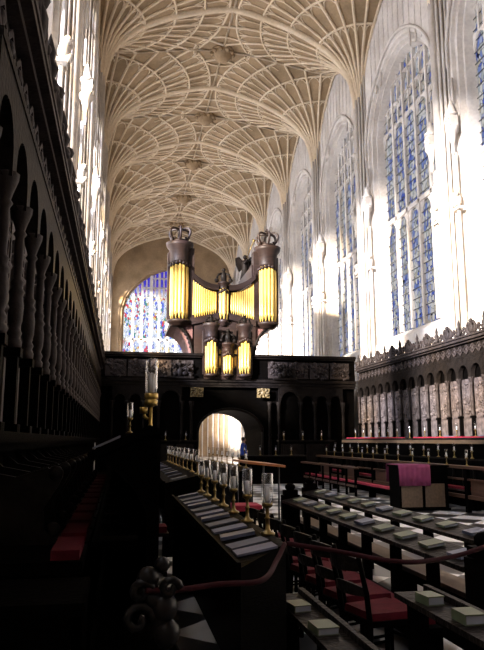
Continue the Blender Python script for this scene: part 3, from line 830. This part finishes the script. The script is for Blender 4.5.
# near-left dark bench and small book
nb = thing('bench', 'low black oak bench in the shadowed left foreground', 'bench', (-.55, 3.55, 0))
m = MB(); m.box(-.35,.42,-.25,.35,.80,.86); m.build('seat', 'oak', nb)
m = MB(); m.box(-.35,.40,-.20,-.15,0,.80); m.box(-.3,.36,-.215,-.2,.12,.7); m.build('front_panel', 'oak', nb)
m = MB(); m.box(.36,.41,-.2,.35,0,.8); m.build('end_panel', 'oak', nb)
tag(book(-.66, 2.35, .30, 'green', 'small green book lying on the step at bottom left', None, .3), None, None)
struct(MB().box(-1.0,-.2,2.0,2.9,.002,.30).build('trim_2', 'oak'))

# carved poppyhead bench end with rope
pe = thing('bench_end', 'dark bench end with scrolled poppyhead carving holding the red rope', 'bench', (.17, 3.0, 0))
m = MB(); m.prism([(-.12,0),(.12,0),(.12,.70),(.06,.80),(-.06,.80),(-.12,.70)], lambda p: (p[0],-.05,p[1]), lambda p: (p[0],.05,p[1])); m.build('end_panel', 'oak', pe)
m = MB()
m.tube([(-.02,0,.78),(.03,-.02,.86),(.0,-.03,.93),(-.07,-.02,.98)], [.05,.045,.04,.03], 8)
m.sphere((.035,-.02,.90), .065, 10); m.sphere((.05,-.03,.80), .06, 10); m.sphere((-.03,-.02,1.02), .05, 10); m.sphere((.03,0,1.07), .035, 8)
for (cx_,cz_,r_) in ((-.07,.86,.07),(-.06,.97,.05),(.06,.98,.045)):
    m.tube([(cx_+r_*(1-i/14)*math.cos(i*.6), -.05, cz_+r_*(1-i/14)*math.sin(i*.6)) for i in range(13)], .018, 6)
m.build('poppyhead', mat('polished_oak', (.004,.0032,.003), .3, var=.3, spec=.12), pe)

def rope(pts, label, name='barrier_rope'):
    P_ = [Vector(p) for p in pts]; out = []
    for i in range(len(P_)-1):
        a, b_, c, d = P_[max(0,i-1)], P_[i], P_[i+1], P_[min(len(P_)-1,i+2)]
        for k in range(8):
            t = k/8; out.append(.5*((2*b_)+(c-a)*t+(2*a-5*b_+4*c-d)*t*t+(3*b_-a-3*c+d)*t**3))
    out.append(P_[-1]); m = MB(); m.tube(out, .013, 7)
    return tag(m.build(name, 'rope'), label, 'rope')
# ------------------------------------------------------------------ left sub-stall desks
def long_desk(label, y0, y1, x0, x1, zl, zh, leg_n, name='choir_desk', mat_='oak', zb=0, skew=0):
    t = thing(name, label, 'desk', ((x0+x1)/2, y0, zb)); w = (x1-x0)/2; L = y1-y0
    m = MB(); m.prism([(-w,zl-zb),(w,zh-zb),(w+.05,zh-zb),(w+.05,zh-.05-zb),(w,zh-.05-zb),(-w,zl-.05-zb)], lambda p: (p[0],skew*(p[0]+w)/(2*w),p[1]), lambda p: (p[0],L,p[1])); m.build('desk_top', mat_, t)
    m = MB(); m.box(-w-.02,-w,0,L,zl-.05-zb,zl+.025-zb); m.build('book_stop', mat_, t)
    m = MB(); m.box(w-.05,w,.02+skew,L-.02,0,zh-.05-zb); m.build('front_panel', 'oak', t)
    for e in (0, L-.07):
        m = MB(); m.prism([(-w,0),(w+.04,0),(w+.04,zh-.04-zb),(-w,zl-.04-zb)], lambda p: (p[0],e+(skew*(p[0]+w)/(2*w) if e == 0 else 0),p[1]), lambda p: (p[0],e+.07+(skew*(p[0]+w)/(2*w) if e == 0 else 0),p[1])); m.build('end_panel', 'oak', t)
    return t
long_desk('near dark sloping desk strewn with scores left of the chairs', 3.30, 7.4, .60, .87, .99, 1.04, 2, skew=.30)
long_desk('farther dark sloping desk with scores, left of the screen doorway', 9.6, 16.5, .66, 1.12, 1.0, 1.10, 2)
SLOPE = math.atan2(.05, .27)
ys = [3.62,3.85,4.16,4.48,4.8,5.12,5.45,5.8,6.12,6.45,6.8,7.12]
me_score = [MB().box(-.11,.11,-.075,.075,0,.012).mesh('score', 'sheet'), MB().box(-.105,.105,-.07,.07,0,.02).mesh('score', 'blue'), MB().box(-.11,.11,-.075,.075,0,.010).mesh('score', mat('worn_score', (.055,.06,.08), .6, var=.3, scale=9))]
for i, y in enumerate(ys):
    o = put('score', me_score[[0,2,1][i % 3]], None, (.735, y, 1.018), rot=(0,-SLOPE,.12*math.sin(i*2.1)))
    tag(o, '%s blue-grey music score on the near left desk, counted from the camera end' % NTH[i], 'score', 'scores on the near left desk')
for i in range(9):
    y = 9.95+.72*i
    o = put('score', me_score[[2,0,1][i % 3]], None, (.88, y, 1.052), rot=(0,-math.atan2(.1,.46),.1*math.cos(i*3)))
    tag(o, '%s pale score on the farther left desk, counted from the camera end' % NTH[i], 'score', 'scores on the farther left desk')
for i, y in enumerate([4.03,4.68,5.25,5.77,6.3,6.85,7.35]):
    lamp(.895, y, 1.04, '%s glass candle lamp on the near left desk edge, from the camera end' % NTH[i], 'lamps on the near left desk')
for i in range(9):
    lamp(1.145, 9.9+.75*i, 1.10, '%s candle lamp on the farther left desk edge, from the camera end' % NTH[i], 'lamps on the farther left desk')

# stone risers of the alley and kneelers
for i, (x0,x1,y,z) in enumerate(((.40,.58,7.95,.04),(.40,.58,6.45,.04),(.40,.56,4.9,.04))):
    struct(MB().box(x0,x1,y-.12,y+.12,.002,z).build('trim_%d' % (i+3), 'step'))
o = MB().box(-.06,.06,-.14,.14,0,.05).build('kneeler', 'kneeler', None, (.41,5.42,.005)); tag(o, 'small embroidered yellow kneeler on the floor left of the desk', 'kneeler')
book(.41, 5.82, .002, 'sheet', 'white closed book on the floor behind the embroidered kneeler', None, .1)
o = MB().box(-.12,.12,-.16,.16,0,.07).build('cushion', 'red', None, (.47,8.3,.52)); tag(o, 'red cushion on the small stool in the left alley', 'cushion')
t = thing('stool', 'small dark stool under the red cushion in the left alley', 'stool', (.47,8.3,0))
m = MB(); m.box(-.14,.14,-.2,.2,.48,.52); m.build('seat', 'oak_carved', t)
for q in (-1,1):
    for w in (-1,1): MB().box(q*.11-.02,q*.11+.02,w*.16-.02,w*.16+.02,0,.48).build('leg', 'oak', t)

# ------------------------------------------------------------------ ropes
rope([(.13,2.93,.98),(.28,3.0,.965),(.45,3.05,.97),(.66,3.1,.97),(.80,3.40,1.0),(.885,3.57,1.055)], 'red barrier rope slung from the poppyhead to the near left desk')
rope([(.90,3.58,1.055),(1.15,3.5,1.02),(1.45,3.4,.975),(1.75,3.5,.965),(2.05,3.6,1.0),(2.4,3.75,1.07),(2.7,3.85,1.14)], 'long red barrier rope sagging in front of the chairs')

# ------------------------------------------------------------------ chairs
def mk_chair():
    t = thing('chair', 'x', 'chair', (0,0,-70))
    # faces +x
    m = MB(); m.prism([(-.19,-.18),(.21,-.22),(.22,.22),(-.19,.18)], lambda p: (p[0],p[1],.41), lambda p: (p[0],p[1],.445)); m.build('seat_frame', 'oak', t)
    m = MB(); m.prism([(-.17,-.165),(.20,-.20),(.215,-.15),(.215,.15),(.20,.20),(-.17,.165)], lambda p: (p[0],p[1],.445), lambda p: (p[0]*.97,p[1]*.97,.49)); m.build('seat_cushion', 'red', t)
    for q in (-1,1):
        m = MB(); m.tube([(.19,q*.19,0),(.19,q*.19,.41)], .02, 6); m.build('leg', 'oak', t)
        m = MB(); m.tube([(-.21,q*.17,0),(-.185,q*.17,.42),(-.21,q*.175,.62),(-.27,q*.18,.86)], [.02,.021,.019,.016], 6); m.build('leg', 'oak', t)
        MB().tube([(.19,q*.185,.2),(-.20,q*.17,.18)], .012, 6).build('stretcher', 'oak', t)
    MB().tube([(.19,-.19,.28),(.19,.19,.28)], .012, 6).build('stretcher', 'oak', t)
    for z, x, hh, bow in ((.80,-.255,.075,.045),(.63,-.215,.05,.035)):
        m = MB(); vs = []; n = 10
        for i in range(n+1):
            y = -.18+.36*i/n; c = -bow*(1-(2*i/n-1)**2); up = .02*(1-(2*i/n-1)**2)
            vs += [(x+c-.009,y,z-hh/2-up*.5),(x+c+.009,y,z-hh/2-up*.5),(x+c+.003,y,z+hh/2+up),(x+c-.015,y,z+hh/2+up)]
        fs = []
        for i in range(n):
            for k in range(4): fs.append((i*4+k,i*4+(k+1)%4,(i+1)*4+(k+1)%4,(i+1)*4+k))
        fs += [(0,1,2,3),(n*4,n*4+3,n*4+2,n*4+1)]
        m.add(vs, fs, False); m.build('back_rail', 'oak_carved', t)
    return t
chP = mk_chair()
for i in range(7):
    y = 4.40+.50*i
    lab = 'dark wooden chair with red seat, %s in the row from the camera' % NTH[i]
    loc = (1.77, y+.1, 0); rz = .22
    if i == 0: chP.location = loc; chP.rotation_euler = (0,0,rz); chP['label'] = lab; chP['group'] = 'row of red-seated chairs'
    else: dup(chP, loc, rz, lab, 'row of red-seated chairs')

# low book ledges in the right foreground
def ledge(label, x0, x1, y0, y1, z):
    t = thing('book_ledge', label, 'ledge', ((x0+x1)/2, y0, 0)); w = (x1-x0)/2; L = y1-y0
    MB().box(-w,w,0,L,z-.03,z).build('shelf', 'oak_carved', t)
    MB().box(w-.02,w+.012,0,L,z,z+.035).build('book_stop', 'oak_carved', t)
    for y in (.05, L-.12): MB().box(-w*.5,w*.5,y,y+.06,0,z-.03).build('leg', 'oak', t)
    MB().box(-w*.3,w*.3,.1,L-.1,.12,.18).build('foot_rail', 'oak_carved', t)
ledge('low book ledge below the near left desk at bottom centre', .985, 1.17, 2.7, 4.3, .64)
ledge('low book ledge in the right foreground before the nearest chair', 1.58, 1.78, 2.6, 3.78, .74)
book(1.045, 3.90, .64, 'green', 'green book farther back on the low ledge at bottom centre', 'books on the centre ledge', .15, scale=.62, flat=1.2)
book(1.055, 3.45, .64, 'green', 'green book nearer the camera on the low ledge at bottom centre', 'books on the centre ledge', .05, scale=.68, flat=1.1)
book(1.665, 3.5, .74, 'green', 'thick green book farther back on the right foreground ledge', 'books on the right foreground ledge', .1, scale=.58, flat=1.6)
book(1.68, 3.12, .74, 'green', 'thick green book nearer the camera on the right foreground ledge', 'books on the right foreground ledge', -.02, scale=.62, flat=1.6)

# ------------------------------------------------------------------ choristers' desks and benches on the left of the aisle
def low_desk(label, x, y0, y1, z, posts):
    t = thing('choir_desk', label, 'desk', (x, y0, 0)); L = y1-y0
    m = MB(); m.prism([(-.14,z-.05),(.14,z),(.14,z-.035),(-.14,z-.085)], lambda p: (p[0],0,p[1]), lambda p: (p[0],L,p[1])); m.build('desk_top', 'oak_carved', t)
    for i in range(posts):
        y = .03+(L-.09)*i/(posts-1); MB().box(-.03,.05,y-.03,y+.05,0,z-.04).build('leg', 'oak', t)
    MB().box(-.02,.04,.05,L-.05,.14,.24).build('rail', 'oak', t)
    for y in (-.1, L):
        m = MB(); m.box(-.13,.13,y,y+.1,0,z+.02); m.box(-.10,.10,y-.01,y+.11,z+.02,z+.09); m.sphere((0,y+.05,z+.13), .08, 8, (1,.8,.7)); m.build('end_post', 'oak', t)
    return t
low_desk('long low desk of green books nearest the chairs', 2.46, 4.35, 9.5, .80, 8)
low_desk('long low desk of green books beside the checkered aisle', 3.16, 4.9, 10.9, .80, 8)
for (x,y0,n,st_,who) in ((2.46,4.6,10,.49,'nearest the chairs'),(3.16,5.15,11,.52,'beside the aisle')):
    for i in range(n):
        t = book(x, y0+st_*i, .782, ['green','green','blue','green'][(i*7+n) % 4], '%s book from the camera end on the low desk %s' % (NTH[i], who), 'books on the low desk '+who, .08*math.sin(i*5.), -math.atan2(.05,.28), .88, .55)
def bench(label, x0, x1, y0, y1, z, m_='oak_seat', cushion=None):
    t = thing('bench', label, 'bench', ((x0+x1)/2, y0, 0)); w = (x1-x0)/2; L = y1-y0
    MB().box(-w,w,0,L,z-.04,z).build('seat', m_, t)
    k = max(2, int(L/1.5)+1)
    for i in range(k):
        y = .05+(L-.16)*i/(k-1); MB().box(-w*.8,w*.8,y,y+.06,0,z-.04).build('leg', 'oak', t)
    MB().box(w*.5,w*.6,.1,L-.1,z-.2,z-.04).build('rail', 'oak', t)
    if cushion: MB().box(-w*.9,w*.9,.1,L-.1,z,z+.05).build('cushion', cushion, t)
    return t
bench('long worn oak bench between the two low desks of books', 2.70, 2.96, 4.5, 10.3, .42)
bench('long dark bench with red cushion behind the chairs', 2.12, 2.28, 4.6, 9.3, .30, 'oak', 'red')

# reading desk with orange wooden top
t = thing('reading_desk', 'reading desk with orange-brown wooden top on thin iron legs', 'desk', (2.42, 11.6, 0))
o = MB().box(-.34,.30,-.75,.75,-.018,.018).build('desk_top', 'top_wood', t, (0,0,1.20)); o.rotation_euler = (0,.10,0)
for (x,y) in ((-.26,-.6),(.22,-.6),(-.26,.6),(.22,.6)): MB().tube([(x,y,0),(x,y,1.17)], .016, 6).build('leg', 'iron', t)
MB().box(-.26,.22,-.62,-.58,.3,.33).build('rail', 'iron', t); MB().box(-.26,.22,.58,.62,.3,.33).build('rail', 'iron', t)
o = MB().box(-.2,.2,-.25,.25,0,.08).build('cushion', 'crimson', None, (1.95,10.3,.55)); tag(o, 'bright crimson cushion on the stool near the reading desk', 'cushion')
t = thing('stool', 'dark stool under the bright crimson cushion near the reading desk', 'stool', (1.95,10.3,0))
MB().box(-.22,.22,-.27,.27,.5,.55).build('seat', 'oak', t)
for q in (-1,1):
    for w in (-1,1): MB().box(q*.18-.02,q*.18+.02,w*.22-.02,w*.22+.02,0,.5).build('leg', 'oak', t)

# middle row: lamps against the doorway
long_desk('dark choir desk with a row of lamps in front of the doorway', 13.0, 19.2, 2.28, 2.56, .98, 1.05, 2)
for i in range(8):
    lamp(2.52, 13.3+.80*i, 1.05, '%s candle lamp on the desk before the doorway, from the camera end' % NTH[i], 'lamps before the doorway')
long_desk('dark choir desk with four lamps right of the doorway', 18.2, 24.0, 4.15-.2, 4.42-.2, .95, 1.02, 2) if False else None

# ------------------------------------------------------------------ right side of the choir
def mir(x): return 2*XC - x
t = thing('stall_desk', 'long dark front desk of the right rear stalls under a red cloth', 'desk', (9.35, 14.0, 0)); L = 12.6
m = MB(); m.box(-.22,.22,0,L,1.60,1.66); m.build('desk_top', 'oak_carved', t)
m = MB(); m.box(-.18,-.10,0,L,.4,1.60); m.build('front_panel', 'oak', t)
m = MB(); m.box(-.27,-.18,0,L,1.50,1.60); m.build('moulding', 'oak_seat', t)
m = MB(); m.box(-.25,.85,0,L,0.002,.4); m.build('platform', 'oak', t)
tag(MB().box(-.20,.20,-2.6,2.6,0,.035).build('cloth_runner', 'crimson', None, (9.35,17.3,1.66)), 'near red cloth runner on the right rear stall desk', 'cloth', 'red runners on the right')
tag(MB().box(-.20,.20,-2.4,2.4,0,.035).build('cloth_runner', 'crimson', None, (9.35,23.8,1.66)), 'far red cloth runner on the right rear stall desk', 'cloth', 'red runners on the right')
ys = [15.4,16.4,17.4,18.4,19.4,20.5,21.5,22.3,23.1,23.9,24.7,25.6]
for i, y in enumerate(ys):
    on = (14.7 < y < 19.9) or (21.4 < y < 26.2)
    lamp(9.32, y, 1.695 if on else 1.66, '%s candle lamp on the red-covered right rear desk, from the camera end' % NTH[i], 'lamps on the right rear desk')
for i,(y,k) in enumerate(((16.0,'nearest'),(17.9,'second nearest'),(22.7,'farther'),(24.3,'farthest'))):
    book(9.33, y, 1.695, 'sheet', '%s white book lying on the red cloth of the right desk' % k, 'books on the red cloth', .2, flat=.5)
# sub-stalls
t = thing('stall_desk', 'lower dark desk of the right sub-stalls with two rows of lamps', 'desk', (8.55, 13.0, 0)); L = 13.4
m = MB(); m.prism([(-.20,1.16),(.20,1.06),(.20,1.01),(-.20,1.11)], lambda p: (p[0],0,p[1]), lambda p: (p[0],L,p[1])); m.build('desk_top', 'oak_carved', t)
m = MB(); m.box(-.20,-.14,0,L,0,1.11); m.build('front_panel', 'oak', t)
me_bal = MB().lathe([(.035,0),(.045,.05),(.025,.1),(.045,.3),(.025,.5),(.04,.55),(.03,.62)], n=7).mesh('baluster', 'oak_carved')
for i in range(26): put('baluster', me_bal, t, (-.23, .3+.5*i, .35))
for i in range(15):
    lamp(8.42, 13.3+.87*i, 1.155, '%s lamp on the lower right stall desk, from the camera end' % NTH[i], 'lamps on the lower right desk')
t = thing('choir_desk', 'front choir desk with brown rail before the right stalls', 'desk', (7.75, 12.6, 0)); L = 13.0
m = MB(); m.box(-.10,.14,0,L,.96,1.02); m.build('desk_top', 'oak_red', t)
m = MB(); m.box(-.03,.03,0,L,.30,.38); m.box(-.03,.03,0,L,.70,.74); m.build('rail', 'oak_red', t)
me_post = MB().box(-.05,.05,-.05,.05,0,.96).mesh('leg', 'oak')
for i in range(10): put('leg', me_post, t, (0, .1+1.42*i, 0))
me_pnl = MB().box(-.015,.015,-.6,.6,.38,.72).mesh('panel', 'oak_red')
for i in range(9):
    if i % 2 == 0: put('panel', me_pnl, t, (.04, .81+1.42*i, 0))
for i in range(13):
    lamp(7.78, 13.2+.95*i, 1.02, '%s lamp on the front rail desk at right, from the camera end' % NTH[i], 'lamps on the front right desk')
bench('long bench with red cushions behind the front right desk', 8.0, 8.25, 12.8, 25.5, .45, 'oak_red', 'crimson')
def low_rail(label, x, y0, y1, z):
    t = thing('choir_desk', label, 'desk', (x, y0, 0)); L = y1-y0
    MB().box(-.1,.1,0,L,z-.05,z).build('desk_top', 'oak_red', t)
    MB().box(-.02,.02,0,L,.25,.31).build('rail', 'oak_red', t)
    k = int(L/.75)
    for i in range(k+1): MB().box(-.03,.03,.02+(L-.1)*i/k,.08+(L-.1)*i/k,0,z-.05).build('leg', 'oak', t)
low_rail('open low rail desk far right of the aisle near the screen', 6.75, 18.6, 24.2, .82)
bench('low bench with crimson kneelers behind the far rail desk', 7.0, 7.25, 16.6, 25.0, .32, 'oak', 'crimson')

# purple-draped chest
t = thing('wooden_chest', 'oak chest with panelled front under a magenta cloth at right', 'chest', (6.98, 15.0, 0))
m = MB(); m.box(-.60,.60,-.30,.30,.04,.98); m.build('body', 'oak', t)
for x in (-.3,.0): MB().box(x-.26 if x<0 else x+.02, x+.24 if x<0 else x+.5, -.325,-.30,.08,.60).build('front_panel', 'oak_seat', t)
MB().box(-.63,.63,-.33,.33,0,.05).build('plinth', 'oak', t); MB().box(-.63,.63,-.33,.33,.98,1.02).build('lid', 'oak', t)
# cloth hanging over lid
c = MB(); nx = 26; vs = []; rows = [(.36,.62),(.36,1.035),(.0,1.03),(-.345,1.03),(-.362,.95),(-.372,.75),(-.375,.56)]
for j, (y, z) in enumerate(rows):
    for i in range(nx+1):
        x = -.64+.78*i/nx; wv = .016*math.sin(i*1.55+j*.3)*(1 if j in (0,5,6) else .5 if j == 4 else 0)
        vs.append((x, y-wv if y < 0 else y+abs(wv), z))
c.add(vs, [(j*(nx+1)+i, j*(nx+1)+i+1, (j+1)*(nx+1)+i+1, (j+1)*(nx+1)+i) for j in range(len(rows)-1) for i in range(nx)], True)
o = c.build('altar_cloth', 'purple', None, (6.98,15.0,0)); tag(o, 'magenta cloth draped over the left part of the oak chest', 'cloth')
sm = o.modifiers.new('thickness', 'SOLIDIFY'); sm.thickness = .008; sm.offset = 1

# return stalls before the screen
def return_desk(label, x0, x1, y, z):
    t = thing('stall_desk', label, 'desk', ((x0+x1)/2, y, 0)); w = (x1-x0)/2
    MB().box(-w,w,-.18,.18,z-.06,z).build('desk_top', 'oak_carved', t)
    MB().box(-w+.03,w-.03,-.14,.14,0,z-.06).build('body', 'oak', t)
    k = max(2, int(2*w/.8))
    for i in range(k):
        a = -w+.1+(2*w-.2)*i/k; b_ = -w+.1+(2*w-.2)*(i+1)/k-.1
        m = MB(); m.box(a,b_,-.165,-.14,z*.45,z-.15); m.box(a+.1,b_-.1,-.18,-.165,z*.5,z-.2); m.build('panel', 'oak_carved', t)
    return t
return_desk('tall dark panelled desk right of the screen doorway', 6.35, 8.7, 26.6, 1.60)
return_desk('tall dark panelled desk left of the screen doorway', .6, 3.1, 26.6, 1.60)
for i, x in enumerate((6.6,7.4,8.2)): lamp(x, 26.55, 1.60, '%s lamp from the doorway on the desk right of the screen door' % NTH[i], 'lamps on the right return desk')
for i, x in enumerate((1.0,1.8,2.6)): lamp(x, 26.55, 1.60, '%s lamp from the left on the desk left of the screen door' % NTH[i], 'lamps on the left return desk')
# lamp standards in the aisle right of the doorway
t = thing('choir_desk', 'low dark desk with four lamps right of the doorway', 'desk', (4.2, 23.4, 0))
MB().box(-.4,2.2,-.15,.15,.98,1.04).build('desk_top', 'oak_carved', t); MB().box(-.35,2.15,-.1,.1,0,.98).build('body', 'oak', t)
t.location = (4.75, 24.6, 0)
for i, x in enumerate((4.6,5.2,5.8,6.4)): lamp(x, 24.6, 1.04, '%s lamp from the doorway on the low desk right of it' % NTH[i], 'lamps right of the doorway')

# person in the doorway
def person():
    t = thing('person', 'person in a bright blue jacket standing in the screen doorway', 'person', (5.62, 30.3, 0), PI*.56)
    body = bpy.data.meshes.new('body')
    V = [(0,0,.92),(0,0,1.12),(0,0,1.32),(0,0,1.42),(0,-.01,1.50),(0,-.02,1.58),
         (.17,0,1.36),(.24,.02,1.12),(.22,-.08,.88),(.22,-.1,.80),(-.17,0,1.36),(-.24,.02,1.12),(-.22,-.08,.88),(-.22,-.1,.80),
         (.09,0,.86),(.10,0,.48),(.10,.03,.07),(.10,-.12,.04),(-.09,0,.86),(-.10,0,.48),(-.10,.03,.07),(-.10,-.12,.04)]
    E_ = [(0,1),(1,2),(2,3),(3,4),(4,5),(3,6),(6,7),(7,8),(8,9),(3,10),(10,11),(11,12),(12,13),(0,14),(14,15),(15,16),(16,17),(0,18),(18,19),(19,20),(20,21)]
    Rr = [.14,.13,.15,.08,.055,.10,.06,.045,.035,.03,.06,.045,.035,.03,.08,.058,.04,.035,.08,.058,.04,.035]
    body.from_pydata(V, E_, []); o = put('body', body, t); body.materials.append(M['skin'])
    o.modifiers.new('skin', 'SKIN'); sk = body.skin_vertices[0].data if body.skin_vertices else None
    if sk is None:
        bm = bmesh.new(); bm.from_mesh(body); bm.verts.layers.skin.verify(); bm.to_mesh(body); bm.free(); sk = body.skin_vertices[0].data
    for i, r in enumerate(Rr): sk[i].radius = (r, r*.8)
    sk[0].use_root = True
    sd = o.modifiers.new('sub', 'SUBSURF'); sd.levels = 2; sd.render_levels = 2
    # face
    MB().sphere((0,-.015,1.60), .1, 12, (.82,.95,1.15)).sphere((0,-.115,1.59), .018, 6).build('head', 'skin', t)
    MB().sphere((0,.015,1.635), .105, 10, (.9,.95,1.0)).build('hair', 'hair', t)
    j = MB(); j.lathe([(.19,.82),(.19,1.0),(.17,1.12),(.20,1.32),(.15,1.42),(.07,1.47)], n=14, sc=(1,.72))
    for q in (-1,1): j.tube([(q*.17,0,1.38),(q*.25,.02,1.12),(q*.23,-.08,.9)], [.075,.065,.055], 8)
    j.build('jacket', 'gothic', t)
    k = MB()
    for q in (-1,1): k.tube([(q*.085,0,.88),(q*.10,0,.48),(q*.10,.03,.08)], [.105,.08,.065], 8)
    k.build('trousers', 'trousers', t)
person()

# ------------------------------------------------------------------ light
W = bpy.data.worlds.new('sky'); SC.world = W; W.use_nodes = True
bg = W.node_tree.nodes['Background']; bg.inputs[0].default_value = (.55,.70,1.0,1); bg.inputs[1].default_value = 1.6
sl_ = bpy.data.lights.new('sun', 'SUN'); so = bpy.data.objects.new('sun', sl_); COL.objects.link(so)
sl_.energy = 26; sl_.angle = math.radians(5); sl_.color = (1.0,.94,.87)
so.rotation_euler = Vector((12.45, 12.45*.75, -4.8)).to_track_quat('-Z','Y').to_euler()
so.location = (-30, -10, 30)

# ------------------------------------------------------------------ camera
cam = bpy.data.cameras.new('camera'); co = bpy.data.objects.new('camera', cam); COL.objects.link(co); SC.camera = co
cam.sensor_fit = 'VERTICAL'; cam.sensor_height = 24; cam.lens = 24*661/650
yaw, pit = math.radians(10.3886), math.radians(9.8695)
fwd = Vector((math.sin(yaw)*math.cos(pit), math.cos(yaw)*math.cos(pit), math.sin(pit)))
co.location = (0,0,1.6); co.rotation_euler = fwd.to_track_quat('-Z','Y').to_euler()
cam.clip_start = .05; cam.clip_end = 300
vs_ = SC.view_settings; vs_.view_transform = 'Standard'; vs_.look = 'None'; vs_.exposure = 1.62; vs_.gamma = 1; vs_.use_curve_mapping = False
cy = SC.cycles; cy.use_denoising = True; cy.diffuse_bounces = 5; cy.max_bounces = 8; cy.transparent_max_bounces = 12; cy.sample_clamp_indirect = 6
